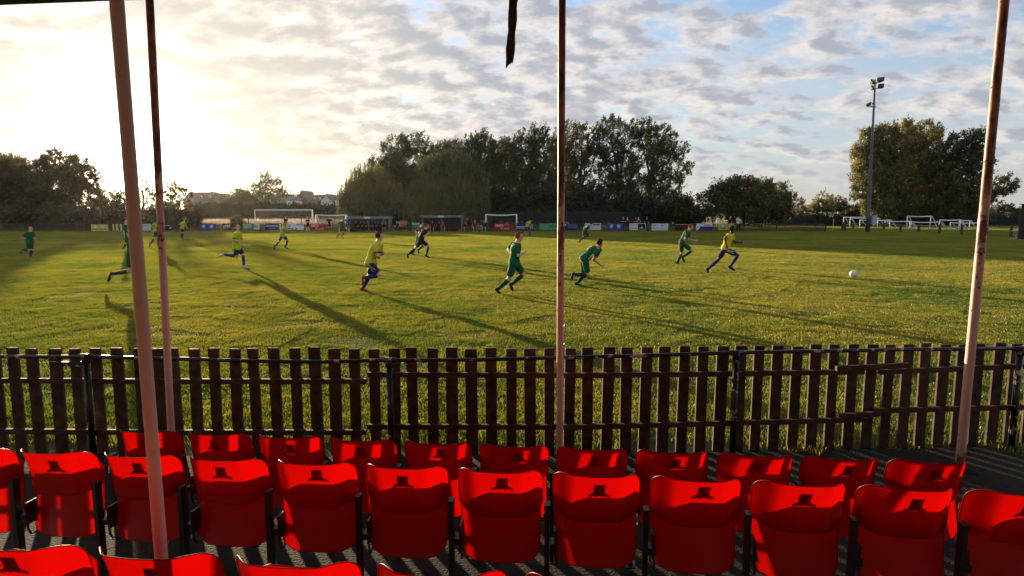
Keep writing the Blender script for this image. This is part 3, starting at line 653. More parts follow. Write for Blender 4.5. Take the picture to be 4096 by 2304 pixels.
B(2158, 2225, 893, 921, (60, 165, 110), 'light green banner with a pale square emblem left of the middle pole', [('lines', .06, .15, .55, .88, (140, 205, 165), 4), ('poly', 0, 0, 1, 1, (190, 230, 205), [(.66, .75), (.66, .92), (.74, .92), (.74, .88), (.68, .88), (.68, .75)]), ('poly', 0, 0, 1, 1, (190, 230, 205), [(.96, .75), (.96, .92), (.88, .92), (.88, .88), (.94, .88), (.94, .75)]), ('poly', 0, 0, 1, 1, (190, 230, 205), [(.66, .35), (.66, .18), (.74, .18), (.74, .22), (.68, .22), (.68, .35)]), ('poly', 0, 0, 1, 1, (190, 230, 205), [(.96, .35), (.96, .18), (.88, .18), (.88, .22), (.94, .22), (.94, .35)])])
B(2238, 2315, 893, 922, (32, 50, 110), 'navy banner with small white print right of the middle pole', [('rect', .22, .66, .34, .88, (225, 230, 240)), ('lines', .45, .3, .92, .88, (130, 145, 185), 4)])
B(2339, 2404, 893, 920, (215, 222, 235), 'white banner with dark blue heading behind the sprinting green player', [('rect', .5, .70, .92, .92, (70, 90, 130)), ('lines', .45, .45, .95, .62, (160, 175, 200), 1), ('lines', .3, .1, .9, .36, (180, 200, 220), 2)])
B(2428, 2493, 893, 922, (45, 80, 170), 'blue banner with two crests right of the white banner', crest(.27)+crest(.72))
B(2517, 2583, 893, 921, (222, 226, 236), 'white banner with a dark right half below the spectators', [('rect', .52, .05, .97, .93, (30, 38, 60)), ('lines', .08, .7, .42, .85, (140, 150, 170), 1), ('poly', 0, 0, 1, 1, (150, 165, 185), [(.02, .12), (.45, .25), (.45, .32), (.02, .2)]), ('poly', 0, 0, 1, 1, (200, 210, 220), [(.58, .35), (.7, .28), (.76, .7), (.82, .3), (.92, .38), (.8, .22), (.62, .22)])])
B(2606, 2672, 894, 922, (215, 222, 238), 'white banner with two small dark bird marks', [('poly', 0, 0, 1, 1, (75, 75, 120), [(.10, .85), (.18, .72), (.28, .84), (.2, .66), (.16, .55), (.15, .68)]), ('poly', 0, 0, 1, 1, (75, 75, 120), [(.56, .85), (.64, .72), (.74, .84), (.66, .66), (.62, .55), (.61, .68)]), ('lines', .08, .15, .4, .45, (185, 190, 210), 2), ('lines', .55, .15, .9, .45, (185, 190, 210), 2)])
B(2700, 2768, 894, 920, (40, 22, 28), 'dark maroon banner with white top line behind the green runner', [('lines', .02, .78, .9, .9, (225, 220, 225), 1), ('poly', 0, 0, 1, 1, (90, 30, 35), [(.05, .4), (.6, .3), (.95, .5), (.95, .7), (.05, .62)])])
B(2784, 2850, 894, 920, (220, 225, 238), 'white and blue banner with a football at its left end', [('poly', 0, 0, 1, 1, (45, 60, 140), [(.12, 0), (1, 0), (1, .55), (.2, .55)]), ('poly', 0, 0, 1, 1, (240, 240, 240), [(.02, .2), (.1, .08), (.2, .2), (.24, .5), (.14, .8), (.04, .75)]), ('poly', 0, 0, 1, 1, (30, 35, 50), [(.06, .4), (.12, .35), (.15, .5), (.1, .6)]), ('lines', .5, .65, .92, .85, (190, 90, 110), 1)])
B(2873, 2939, 894, 920, (200, 195, 65), 'yellow banner with two crests behind the sprinting yellow player', crest(.27)+crest(.73))
# ------------------------------------------------------------------ dugouts, goals, floodlight, barriers
white = plain((225, 228, 232), .5, .1); grey = mat('dugout_panel', (.13, .16, .19), rough=.6, var=.25, scale=1.5)
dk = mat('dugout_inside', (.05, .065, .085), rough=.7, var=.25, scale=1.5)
def dugout(x0, x1, yt, label, word):
    Y = YF+.6; a = atY(x0, 922, Y); b = atY(x1, 922, Y); W = b.x-a.x; H = atY(x0, yt, Y-1.6).z
    t = thing('team_dugout', label, 'dugout', (a.x, Y, 0), 0, 'team dugouts')
    d = 1.7
    for x in (0, W-.12):
        mb = MB(); mb.box((x, -d, 0), (x+.12, 0, H-.30)); mb.build('side_wall', grey, t)
    mb = MB(); mb.box((.12, -.1, 0), (W-.12, 0, H-.30)); mb.build('rear_wall', dk, t)
    mb = MB(); mb.box((-.1, -d-.1, H-.295), (W+.1, .1, H)); mb.build('roof', grey, t)
    mb = MB(); mb.box((W*.5-.05, -d+.02, 0), (W*.5+.05, -d+.12, H-.30)); mb.build('post', grey, t)
    be = MB(); be.box((.14, -.55, .40), (W-.14, -.12, .46)); bo = be.build('bench', grey, t)
    for f in (.12, .35, .62, .86):
        mb = MB(); mb.box((W*f, -.5, 0), (W*f+.22, -.2, .40)); mb.build('bench_leg', grey, bo)
    s = MB(); s.box((W*.41, -d-.125, H-.24), (W*.55, -d-.105, H-.08)); so_ = s.build('sign', white, t)
    vs, fs = text_mesh(word, .15); m = MB(); m.add([(W*.48+v.x, -d-.129, H-.165+v.y) for v in vs], fs); m.build('sign_word', plain((30, 35, 45)), so_)
    return t
D1 = dugout(1404, 1569, 866, 'grey open team dugout left of the wheelie bin with many seated people', 'Home')
D2 = dugout(1694, 1853, 861, 'grey open team dugout with three seated people and an empty right half', 'Away')

def goal(x0, x1, yt, Y, label, depth=1.2, sag=0, net=False, group='training goals', right=1.0, gb=True, both=False):
    a = atY(x0, yt, Y); b = atY(x1, yt, Y); W = b.x-a.x; H = a.z; r = .075 if H > 2 else .065
    t = thing('football_goal', label, 'goal', (a.x, Y, 0), 0, group)
    for x in (0, W):
        mb = MB(); mb.tube([(x, 0, 0), (x, 0, H)], r, 8); mb.build('post', white, t, True)
        mb = MB(); mb.tube([(x, 0, H), (x+right*.12*depth, .12*depth, H-.02), (x+right*depth*.75, depth, .03)], r*.8, 8); mb.build('stay', white, t, True)
        if gb: mb = MB(); mb.tube([(x, 0, .04), (x+right*depth*.75, depth, .04)], r*.8, 8); mb.build('ground_bar', white, t, True)
    mb = MB(); mb.tube([(W*i/10, 0, H-sag*math.sin(math.pi*i/10)) for i in range(11)], r, 8); mb.build('crossbar', white, t, True)
    if net:
        mb = MB(); w = .006; n = int(W/.16)
        for i in range(n+1):
            x = W*i/n; mb.tube([(x, .02, H), (x+right*.75*depth*.4, depth*.45, H*.62), (x+right*.75*depth, depth, 0)], w, 3, False)
        for k in range(1, 14):
            f = k/14; mb.tube([(right*.75*depth*f+0, .02+depth*f, H*(1-f)*(1-.06*math.sin(math.pi*f))), (W+right*.75*depth*f, .02+depth*f, H*(1-f)*(1-.06*math.sin(math.pi*f)))], w, 3, False)
        mb.build('net', plain((215, 215, 210), .8), t)
    return t
goal(1019, 1250, 840, 85.5, 'large white goal with net behind the far fence', 2.0, 0, True, right=-.5)
goal(1263, 1384, 860, 81.5, 'small white goal behind the far fence left of the dugouts', 1.2, .06, True, right=.6)
goal(1943, 2066, 858, 82, 'small white goal with sagging crossbar right of the dugouts', 1.2, .12, False, right=.2)
for x0, x1, yt, Y, sag, lab in ((3375, 3497, 869, 105, .0, 'leftmost white frame goal in the stack beside the floodlight'), (3401, 3512, 872, 102, .05, 'second white frame goal from the left in the stored goals'),
        (3441, 3560, 880, 96, .1, 'white frame goal standing just behind the floodlight pole'), (3540, 3640, 885, 91, .05, 'low white frame goal just right of the floodlight pole'), (3630, 3723, 865, 87, .06, 'tallest white frame goal of the stored goals on the right'),
        (3645, 3757, 888, 86, .08, 'low white frame goal crossing in front of the tallest one'), (3759, 3842, 880, 82.5, .04, 'white frame goal with bent stay right of the tallest one'), (3802, 3935, 890, 81, .12, 'rightmost low white frame goal reaching the leaning pole'), (3838, 3880, 883, 84, .0, 'narrow white frame goal left of the leaning pole')):
    goal(x0, x1, yt, Y, lab, 1.25, sag, False, 'stored white goals on the right', 2.1)

# floodlight
Y = 76; a = atY(3470, 927, Y); top = atY(3501, 318, Y); H = top.z
fl = thing('floodlight_mast', 'tall grey floodlight mast with four square lamps at the right', 'floodlight', (a.x, Y, 0))
steel = mat('galvanised_steel', (.085, .095, .115), rough=.5, metal=.3, var=.25, scale=2); lampm = mat('lamp_housing', (.02, .022, .022), rough=.4)
ln = top.x-a.x
mb = MB(); mb.tube([(0, 0, 0), (ln*.1, 0, 2.2), (ln*.1, 0, 2.25), (ln*.55, 0, H*.55), (ln, 0, H)], [.25, .23, .23, .16, .08], 14); mb.build('mast', steel, fl, True)
s = Y/2503
def off(px_, py_): q = atY(px_, py_, Y); return Vector((q.x-a.x, 0, q.z))
for (lx, ly, w, h, face) in ((3493, 326, 24, 15, -1), (3518, 317, 20, 15, 1), (3491, 350, 17, 14, -1), (3519, 343, 17, 15, 1)):
    c = off(lx, ly); M4 = Matrix.Translation(c+Vector((0, -.25, 0))) @ Matrix.Rotation(R(-35*face), 4, 'Z') @ Matrix.Rotation(R(-32), 4, 'X')
    mb = MB(); W2, H2 = w*s*.62, h*s*.55
    mb.loft([[M4 @ Vector(p) for p in ((-W2, 0, -H2), (W2, 0, -H2), (W2, 0, H2), (-W2, 0, H2))], [M4 @ Vector(p) for p in ((-W2, .12, -H2), (W2, .12, -H2), (W2, .12, H2), (-W2, .12, H2))], [M4 @ Vector(p) for p in ((-W2*.4, .42, -H2*.5), (W2*.4, .42, -H2*.5), (W2*.4, .42, H2*.5), (-W2*.4, .42, H2*.5))]])
    o = mb.build('lamp', lampm, fl)
    mb = MB(); mb.add([M4 @ Vector(p) for p in ((-W2*.9, -.012, -H2*.88), (W2*.9, -.012, -H2*.88), (W2*.9, -.012, H2*.88), (-W2*.9, -.012, H2*.88))], [(0, 1, 2, 3)]); mb.build('lamp_glass', mat('lamp_glass', (.30, .28, .20), rough=.15) if face < 0 else mat('lamp_glass_dark', (.03, .035, .03), rough=.2), o)
for pa, pb in (((3478, 335), (3522, 329)), ((3482, 358), (3518, 353)), ((3480, 427), (3506, 428))): mb = MB(); mb.tube([off(*pa), off(*pb)], .05, 6); mb.build('cross_arm', steel, fl)

c = off(3478, 417); mb = MB(); mb.capsule(c+Vector((-.15, 0, -.1)), c+Vector((.1, 0, .15)), .22, .12, 10); mb.tube([c, off(3488, 426), off(3500, 428)], .04, 6); mb.build('loudspeaker', lampm, fl)
c = off(3492, 418); mb = MB(); mb.capsule(c+Vector((-.05, 0, .1)), c+Vector((.03, 0, 0)), .09, .05, 8); mb.tube([c, off(3496, 427)], .03, 6); mb.build('camera_head', lampm, fl)
c = off(3484, 880); mb = MB(); mb.box((c.x-.05, -.5, .9), (c.x+.45, .3, 2.0)); mb.build('control_box', plain((150, 165, 175), .5), fl)

# post and rail barrier at the right end
pr = thing('post_rail_barrier', 'low barrier of dark posts with pale rail before the stored goals', 'barrier', (0, 0, 0))
prv = None
for i, (px_, py_) in enumerate(((3374, 925), (3412, 917), (3535, 921), (3601, 927), (3674, 929), (3757, 933), (3846, 938), (3945, 943), (4043, 950), (4140, 957))):
    g = atz(px_, py_, 0); w = .28 if i == 0 else .11; mb = MB(); mb.box((g.x-w, g.y-.07, 0), (g.x+w, g.y+.07, 1.0 if i else 1.15)); mb.build('post', fw, pr)
    if prv is not None:
        mb = MB(); mb.tube([(prv.x, prv.y-.1, .82), (g.x, g.y-.1, .82)], .035, 6); mb.build('rail', plain((150, 150, 140), .6), pr)
    prv = g
# white barrier and dark column on the far right edge
br = thing('white_rail', 'pale bench-like rail at the far right edge of the pitch', 'rail', (0, 0, 0)); g = atz(4050, 957); g2 = atz(4110, 959); mb = MB()
mb.box((g.x, g.y-.2, .68), (g2.x+2, g.y+.2, .76)); mb.build('rail', plain((190, 185, 170)), br); mb = MB(); mb.box((g.x+.25, g.y-.05, 0), (g.x+.33, g.y+.05, .68)); mb.build('leg', plain((150, 150, 145)), br)
mb = MB(); mb.box((g.x-.1, g.y-.25, .0), (g2.x+2, g.y+.15, .07)); mb.build('foot_rail', plain((190, 185, 170)), br)
dp = thing('dark_post', 'thick black upright post at the right edge', 'post', (atz(4084, 958).x, atz(4084, 958).y, 0)); mb = MB(); q = atz(4084, 958).y/2503
zt_ = atY(4084, 818, atz(4084, 958).y).z; mb.tube([(0, 0, 0), (.02, 0, zt_*.55), (.06, 0, zt_)], [.24, .24, .22], 10); mb.build('shaft', mat('black_timber', (.012, .012, .012), rough=.8), dp); mb = MB(); mb.box((-.25, -.25, zt_), (.31, .25, zt_+.06)); mb.build('cap', mat('black_timber', (.012, .012, .012)), dp)

# corner flag, kit bags, bin, footballs
g = atz(3331, 926); cf = thing('corner_flag', 'thin corner flag pole with yellow green flag', 'corner flag', g); mb = MB(); mb.tube([(0, 0, 0), (0, 0, 1.6)], .025, 6); mb.build('pole', plain((200, 205, 160)), cf)
mb = MB(); mb.v = [(0, 0, 1.6), (0, 0, 1.22), (.2, -.02, 1.16), (.16, .03, 1.4), (.01, .015, 1.6), (.01, .015, 1.22), (.21, .0, 1.16), (.17, .05, 1.4)]; mb.f = [(0, 1, 2, 3), (7, 6, 5, 4), (0, 3, 7, 4), (1, 0, 4, 5), (2, 1, 5, 6), (3, 2, 6, 7)]; mb.build('flag', plain((150, 170, 60), .8, .1, .4), cf)
g = atY(1637, 924, YF-.5); wb = thing('wheelie_bin', 'dark wheelie bin between two green banners', 'bin', (g.x, YF-.5, 0)); mb = MB(); mb.loft([[Vector(p) for p in ((-.2, -.22, .05), (.2, -.22, .05), (.2, .22, .05), (-.2, .22, .05))], [Vector(p) for p in ((-.27, -.32, 1.0), (.27, -.32, 1.0), (.27, .32, 1.0), (-.27, .32, 1.0))]]); bm_ = plain((38, 40, 46)); mb.build('body', bm_, wb)
mb = MB(); mb.loft([[Vector(p) for p in ((-.29, -.34, 1.003), (.29, -.34, 1.003), (.29, .36, 1.003), (-.29, .36, 1.003))], [Vector(p) for p in ((-.24, -.28, 1.09), (.24, -.28, 1.09), (.24, .33, 1.09), (-.24, .33, 1.09))]]); mb.build('lid', bm_, wb)
for x in (-.24, .24): mb = MB(); mb.tube([(x-.03, .24, .1), (x+.03, .24, .1)], .1, 10); mb.build('wheel', bm_, wb)
def bag(px_, w, col, label):
    g = atY(px_, 924, YF-1.0); t = thing('kit_bag', label, 'bag', (g.x, YF-1.0, 0)); mb = MB()
    mb.ball((0, 0, .17), (Vector((1, 0, 0)), Vector((0, 1, 0)), Vector((0, 0, 1))), (w, .22, .2)); mb.ball((w*.5, .05, .22), (Vector((1, 0, 0)), Vector((0, 1, 0)), Vector((0, 0, 1))), (w*.5, .2, .2)); mb.build('body', cloth(col), t, True)
    mb = MB(); mb.tube([(-w*.5, -.1, .3), (-w*.2, -.16, .42), (w*.2, -.16, .42), (w*.5, -.1, .3)], .02, 6); mb.build('handle', cloth(col), t)
bag(1411, .42, (22, 22, 26), 'dark kit bags heaped beside the blue shirted man'); bag(1378, .30, (40, 42, 50), 'small dark kit bag left of the blue shirted man')
def football(loc, r, c1, c2, label):
    t = thing('football', label, 'football', loc); bm = bmesh.new(); bmesh.ops.create_icosphere(bm, subdivisions=4, radius=r)
    me = bpy.data.meshes.new('ball'); bm.to_mesh(me); bm.free(); me.polygons.foreach_set('use_smooth', [True]*len(me.polygons))
    m = bpy.data.materials.new('football_skin'); m.use_nodes = True; nt = m.node_tree; p = nt.nodes['Principled BSDF']; p.inputs['Roughness'].default_value = .4
    tc = nd(nt, 'ShaderNodeTexCoord'); vo = nd(nt, 'ShaderNodeTexVoronoi', Scale=1.7/r*.5); nt.links.new(tc.outputs['Object'], vo.inputs['Vector'])
    mr = nd(nt, 'ShaderNodeMapRange'); mr.inputs['From Min'].default_value = .26; mr.inputs['From Max'].default_value = .30; nt.links.new(vo.outputs['Distance'], mr.inputs['Value'])
    mx = nd(nt, 'ShaderNodeMix', data_type='RGBA'); nt.links.new(mr.outputs[0], mx.inputs['Factor']); mx.inputs['A'].default_value = c4(c2); mx.inputs['B'].default_value = c4(c1); nt.links.new(mx.outputs['Result'], p.inputs['Base Color'])
    link('ball', me, m, t)
g = atz(3413, 1112); football((g.x, g.y, .13), .125, (.62, .62, .62), (.18, .16, .2), 'white football rolling on the grass at the right')  # white taken down to grey: the shadow on this ball is in its colour
g = atY(1838, 921, YF-1.6); football((g.x, YF-1.6, .14), .13, (.8, .12, .03), (.6, .08, .02), 'orange football on the ground inside the second dugout')
g = atY(742, 905, YF-1.0); football((g.x, YF-1.0, .85), .16, (.8, .16, .04), (.6, .1, .02), 'orange ball held by the dark figure left of the blue banner')
for i, (px_, py_) in enumerate(((988, 923), (1068, 923), (1330, 922))):
    g = atz(px_, py_); football((g.x, g.y, .12), .11, (.8, .8, .78), (.5, .5, .5), ('white football at the foot of the green and white banner', 'white football at the foot of the navy banner', 'white football on the grass left of the green player by the dugouts')[i])

# palisade fences beyond the far fence
def palisade(pts, h, label, m, post=3.0, sp=.16, w=.045):
    t = thing('palisade_fence', label, 'fence', (pts[0][0], pts[0][1], 0)); O = Vector((pts[0][0], pts[0][1], 0)); mb = MB(); rl = MB(); po = []
    for (x0, y0), (x1, y1) in zip(pts, pts[1:]):
        A = Vector((x0, y0, 0))-O; Bv = Vector((x1, y1, 0))-O; d = (Bv-A); n = max(1, int(d.length/sp))
        for i in range(n):
            q = A+d*(i/n); mb.box((q.x-w/2, q.y-.01, .05), (q.x+w/2, q.y+.01, h+random.uniform(-.03, .03)))
        for z in (.3, h-.3): rl.tube([A+Vector((0, .03, z)), Bv+Vector((0, .03, z))], .025, 5)
        k = max(1, int(d.length/post))
        for i in range(k+1): po.append(A+d*(i/k))
    mb.build('pale_panel', m, t); rl.build('rail', m, t)
    for q in po:
        p = MB(); p.box((q.x-.06, q.y+.04, 0), (q.x+.06, q.y+.14, h+.1)); p.build('post', m, t)
    return t
gs = mat('green_palisade_paint', (.02, .035, .03), rough=.5)
a = atY(780, 900, 93); b = atY(1420, 900, 93); palisade([(a.x, 93), (b.x, 93)], 1.95, 'tall green palisade fence before the sunlit dry grass', gs, 6.5, .19)
a = atY(1960, 900, 88); b = atY(3300, 900, 92); c = atY(4500, 900, 100); palisade([(a.x, 90), (b.x, 119), (c.x, 121)], 2.6, 'long dark green palisade fence below the trees on the right', gs, 3.2, .17)
# sunlit dry grass in the field behind
dry = grass_mat('dry_grass_stalks', (.66, .50, .36), (.86, .72, .58), trans=.6, gloss=.03)
for (xa, xb, Y0, wdt, h, lab) in ((800, 1330, 108, 8.0, 1.2, 'tall sunlit pale dry grass in front of the hedge'), (880, 1330, 97, 3.0, .8, 'shorter sunlit dry grass behind the palisade fence')):
    a = atY(xa, 900, Y0); b = atY(xb, 900, Y0); o = link('dry_grass', blades_mesh('dry_grass', 420, .6, h*.7, h*1.1, .03, dry, .25), dry)
    tag(o, lab, 'grass', kind='stuff'); scatter(o, b.x-a.x, wdt, 1.0, ((a.x+b.x)/2, Y0, 0), .4, .8, 1.15, 0)
o = link('meadow', blades_mesh('meadow', 900, .8, .06, .16, .02, turf, .5), turf); tag(o, 'rough meadow grass beyond the far fence', 'grass', kind='stuff')
scatter(o, 190, 34, 1.5, (0, 97, 0), .6, .8, 1.2, .95)
# ------------------------------------------------------------------ trees, bushes, hedges
def leaf_mat(name, dark, light, yellow, trans=.42, scale=.5):
    m = bpy.data.materials.new(name); m.use_nodes = True; nt = m.node_tree; nt.nodes.clear(); L = nt.links.new
    out = nd(nt, 'ShaderNodeOutputMaterial'); g = nd(nt, 'ShaderNodeNewGeometry')
    n1 = nd(nt, 'ShaderNodeTexNoise', Scale=scale, Detail=4.0); L(g.outputs['Position'], n1.inputs['Vector'])
    n2 = nd(nt, 'ShaderNodeTexNoise', Scale=.13, Detail=2.0); L(g.outputs['Position'], n2.inputs['Vector'])
    rp = nd(nt, 'ShaderNodeMath', operation='MULTIPLY_ADD'); L(g.outputs['Random Per Island'], rp.inputs[0]); rp.inputs[1].default_value = .5; L(n1.outputs['Fac'], rp.inputs[2])
    mr = nd(nt, 'ShaderNodeMapRange'); mr.inputs['From Min'].default_value = .4; mr.inputs['From Max'].default_value = 1.1; L(rp.outputs[0], mr.inputs['Value'])
    mx = nd(nt, 'ShaderNodeMix', data_type='RGBA'); L(mr.outputs[0], mx.inputs['Factor']); mx.inputs['A'].default_value = c4(dark); mx.inputs['B'].default_value = c4(light)
    m2 = nd(nt, 'ShaderNodeMapRange'); m2.inputs['From Min'].default_value = .5; m2.inputs['From Max'].default_value = .7; L(n2.outputs['Fac'], m2.inputs['Value'])
    my = nd(nt, 'ShaderNodeMix', data_type='RGBA'); L(m2.outputs[0], my.inputs['Factor']); L(mx.outputs['Result'], my.inputs['A']); my.inputs['B'].default_value = c4(yellow)
    d = nd(nt, 'ShaderNodeBsdfDiffuse'); t = nd(nt, 'ShaderNodeBsdfTranslucent'); gl = nd(nt, 'ShaderNodeBsdfGlossy'); gl.inputs['Roughness'].default_value = .45
    L(my.outputs['Result'], d.inputs['Color']); L(my.outputs['Result'], t.inputs['Color'])
    a = nd(nt, 'ShaderNodeMixShader'); a.inputs[0].default_value = trans; L(d.outputs[0], a.inputs[1]); L(t.outputs[0], a.inputs[2])
    b = nd(nt, 'ShaderNodeMixShader'); b.inputs[0].default_value = .05; L(a.outputs[0], b.inputs[1]); L(gl.outputs[0], b.inputs[2]); L(b.outputs[0], out.inputs['Surface']); return m
LM = dict(poplar=leaf_mat('poplar_leaves', (.034, .048, .018), (.095, .120, .045), (.15, .13, .035), .48),
          willow=leaf_mat('willow_leaves', (.055, .072, .020), (.15, .16, .05), (.21, .18, .045), .5),
          dark=leaf_mat('dark_leaves', (.016, .024, .010), (.042, .052, .02), (.055, .055, .018)),
          warm=leaf_mat('oak_leaves', (.045, .040, .016), (.10, .080, .03), (.14, .095, .03)),
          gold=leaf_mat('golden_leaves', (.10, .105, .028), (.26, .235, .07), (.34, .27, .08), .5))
bark = mat('tree_bark', (.045, .035, .026), rough=.9, var=.4, scale=2, bump=.8, bscale=9)
def quads_mesh(name, C, A, Bv, m):
    """one quad leaf (clump) per row: centre C, half axes A and Bv"""
    n = len(C); P = np.stack([C-A, C-Bv*.55, C+A, C+Bv*.55], 1)
    me = bpy.data.meshes.new(name); me.vertices.add(n*4); me.vertices.foreach_set('co', P.ravel())
    me.loops.add(n*4); me.loops.foreach_set('vertex_index', np.arange(n*4)); me.polygons.add(n); me.polygons.foreach_set('loop_start', np.arange(n)*4)
    me.update(calc_edges=True); me.validate(); me.materials.append(m); return me
def rvec(n):
    v = rng.normal(size=(n, 3)); return v/np.linalg.norm(v, axis=1, keepdims=True)
def tree(name, label, Y, lobes, kind, trunk_px=None, leaf=.18, dens=1.0, sweep=(0, 0, 0), cat='tree', group=None, gap=1.0, droop=0.0, elong=1.0):
    """lobes: (cx, cy, rx, ry) ellipses of the crown as it stands at distance Y, each given its own depth"""
    L = []
    s = 1.5901*Y/2503; wd = 1.12 if name == 'poplar_tree' else 1.0
    for cx, cy, rx, ry in lobes:
        c = atY(cx*1.5901, cy*1.5901, Y); L.append((c.x, c.z, rx*s*wd, ry*s))
    bx = atY(trunk_px*1.5901, 900, Y).x if trunk_px else sum(l[0]*l[2] for l in L)/sum(l[2] for l in L)
    t = thing(name, label, cat, (bx, Y, 0), 0, group)
    C, A, Bv = [], [], []; tw = MB(); top = max(l[1]+l[3] for l in L)
    zmid = sum(l[1] for l in L)/len(L); th = max(.5, min(l[1]-l[3]*.4 for l in L))
    r0 = .02*top+.06; lean = (sum(l[0] for l in L)/len(L)-bx)*.5
    spine = [Vector((0, 0, -.1)), Vector((lean*.15, 0, th*.5)), Vector((lean*.5, .1, zmid)), Vector((lean, 0, top*.86))]
    tw.tube(spine, [r0, r0*.8, r0*.45, .03], 8)
    for cx, cz, rx, rz in L:
        cx -= bx; ry = min(rx, max(rz, rx*.7))*.9; cy = rng.uniform(-.25, .25)*ry
        p0 = spine[1].lerp(spine[2], rng.uniform(.1, .9)); mid = Vector((cx, cy, cz-.35*rz))
        tw.tube([p0, p0.lerp(mid, .5)+Vector((0, 0, -.1*rz)), mid, Vector((cx+rx*.1, cy, cz+.55*rz))], [r0*.45, r0*.32, r0*.2, .025], 6)
        vol = rx*ry*rz; nc = int(max(10, 12*(vol**.62)*dens)); u = rvec(nc); rad = rng.uniform(.25, 1.0, nc)**.55
        cc = u*rad[:, None]*np.array([rx, ry, rz])*.93+np.array([cx, cy, cz])
        for q in cc:
            cr = rng.uniform(.45, .95)*min(1.25, .35+.12*max(rx, rz)*1.6)*gap; n = int(rng.uniform(22, 46)*max(.5, cr*cr/(leaf*leaf)*.15)*dens)
            k = max(3, n//11); out_ = (q-np.array([cx, cy, cz-.3*rz])); out_ = out_/(np.linalg.norm(out_)+1e-6)
            dr = rvec(k)*.55+out_*.45+np.array(sweep)*1.1+np.array([0, 0, .28]); dr /= np.linalg.norm(dr, axis=1, keepdims=True)
            idx = rng.integers(0, k, n); tt = rng.uniform(-.15, 1, n); ln = cr*rng.uniform(.9, 1.7, k)
            g = (rvec(k)*cr*.45)[idx]+dr[idx]*(tt*ln[idx])[:, None]+rng.normal(size=(n, 3))*(cr*.26*(1.05-.6*np.clip(tt, 0, 1)))[:, None]
            C.append(q+g); A.append(dr[idx])
            if rng.random() < .35:
                b0 = mid.lerp(Vector((cx+rx*.1, cy, cz+.5*rz)), rng.uniform(0, .8)); tw.tube([b0, b0.lerp(Vector(q), .55)+Vector((0, 0, -.05*rz)), Vector(q)], [.05, .035, .012], 4, False)
    C = np.concatenate(C); n = len(C); a = rvec(n)*.75+np.concatenate(A)*.7
    if droop: a[:, 2] -= droop; 
    a /= np.linalg.norm(a, axis=1, keepdims=True); b = np.cross(a, rvec(n)); b /= np.linalg.norm(b, axis=1, keepdims=True)
    sz = leaf*rng.uniform(.5, 1.25, (n, 1)); C[:, 2] = np.maximum(C[:, 2], .1)
    tw.build('trunk', bark, t, True)
    me = quads_mesh('crown', C, a*sz*elong, b*sz/elong, LM[kind]); link('crown', me, None, t); return t
def willow(label, Y, domes, trunk_px, kind='willow', bottom=.8, n=900):
    """weeping crown: domes of drooping strands made of small leaf quads"""
    s = 1.5901*Y/2503; bx = atY(trunk_px*1.5901, 900, Y).x; t = thing('weeping_willow', label, 'tree', (bx, Y, 0), 0, 'trees behind the dugouts')
    tw = MB(); C, A = [], []
    for cx, cy, rx, ry, zb, k in domes:
        c = atY(cx*1.5901, cy*1.5901, Y); R_, H_ = rx*s, ry*s; x0 = c.x-bx
        tw.tube([(0, 0, -.1), (x0*.4, 0, c.z*.4), (x0, 0, c.z)], [.4, .3, .16], 8)
        for _ in range(k):
            th = rng.uniform(0, 2*np.pi); rr = math.sqrt(rng.uniform(.02, 1)); px_, py_ = x0+R_*rr*math.cos(th), .75*R_*rr*math.sin(th)
            ztop = c.z+H_*(math.sqrt(max(0, 1-rr*rr))*.92+rng.uniform(-.30, .20)); ln = (ztop-zb*rng.uniform(.6, 1.8))*rng.uniform(.25, 1.0)*(.4+.6*min(1, rr*1.2))
            m = int(max(3, ln/.30)); zz = ztop-np.linspace(0, ln, m)
            C.append(np.stack([px_+rng.normal(0, .09, m)+.10*np.sin(zz*1.1+th), py_+rng.normal(0, .09, m), zz], 1)); A.append(np.stack([rng.normal(0, .28, m), rng.normal(0, .28, m), -np.ones(m)], 1))
            if rng.random() < .1: tw.tube([(x0, 0, c.z), ((x0+px_)/2, py_/2, (c.z+ztop)/2+.1*H_), (px_, py_, ztop)], [.09, .06, .02], 4, False)
    C = np.concatenate(C); A = np.concatenate(A); nn = len(C); A /= np.linalg.norm(A, axis=1, keepdims=True); b = np.cross(A, rvec(nn)); b /= np.linalg.norm(b, axis=1, keepdims=True)
    sz = rng.uniform(.14, .30, (nn, 1)); C[:, 2] = np.maximum(C[:, 2], .3)
    tw.build('trunk', bark, t, True); link('crown', quads_mesh('crown', C, A*sz*1.3, b*sz*.75, LM[kind]), None, t); return t
SW = (.45, 0, .75)
YT = 116
G = 'trees behind the dugouts'
willow('pale weeping willow left of the dugouts at the end of the houses', 113, [(930, 482, 60, 66, .8, 480), (890, 508, 42, 50, .6, 330), (968, 500, 48, 56, .7, 330), (915, 525, 66, 45, .5, 330)], 935)
tree('poplar_tree', 'windswept poplar rising behind the first dugout between the two willows', YT+5, [(1000, 375, 38, 34), (1048, 372, 42, 36), (985, 415, 36, 36), (1035, 425, 58, 50), (955, 430, 34, 36), (990, 470, 58, 62), (940, 475, 40, 50), (1060, 480, 50, 64), (1095, 410, 36, 40)], 'poplar', 1020, sweep=SW, group=G, gap=.82, dens=.85)
willow('broad dark weeping willow hanging over the two dugouts', 100, [(1140, 455, 62, 72, .6, 900), (1100, 475, 62, 80, .6, 900), (1180, 485, 52, 72, .6, 700), (1060, 515, 46, 56, .6, 450), (1150, 520, 80, 70, .5, 700), (1205, 520, 30, 55, .6, 260)], 1125, 'willow')
tree('poplar_tree', 'windswept poplar directly behind the broad dark willow', YT+4, [(1205, 365, 44, 34), (1180, 385, 34, 32), (1235, 400, 42, 45), (1215, 450, 52, 60)], 'poplar', 1212, sweep=SW, group=G, gap=.82, dens=.85)
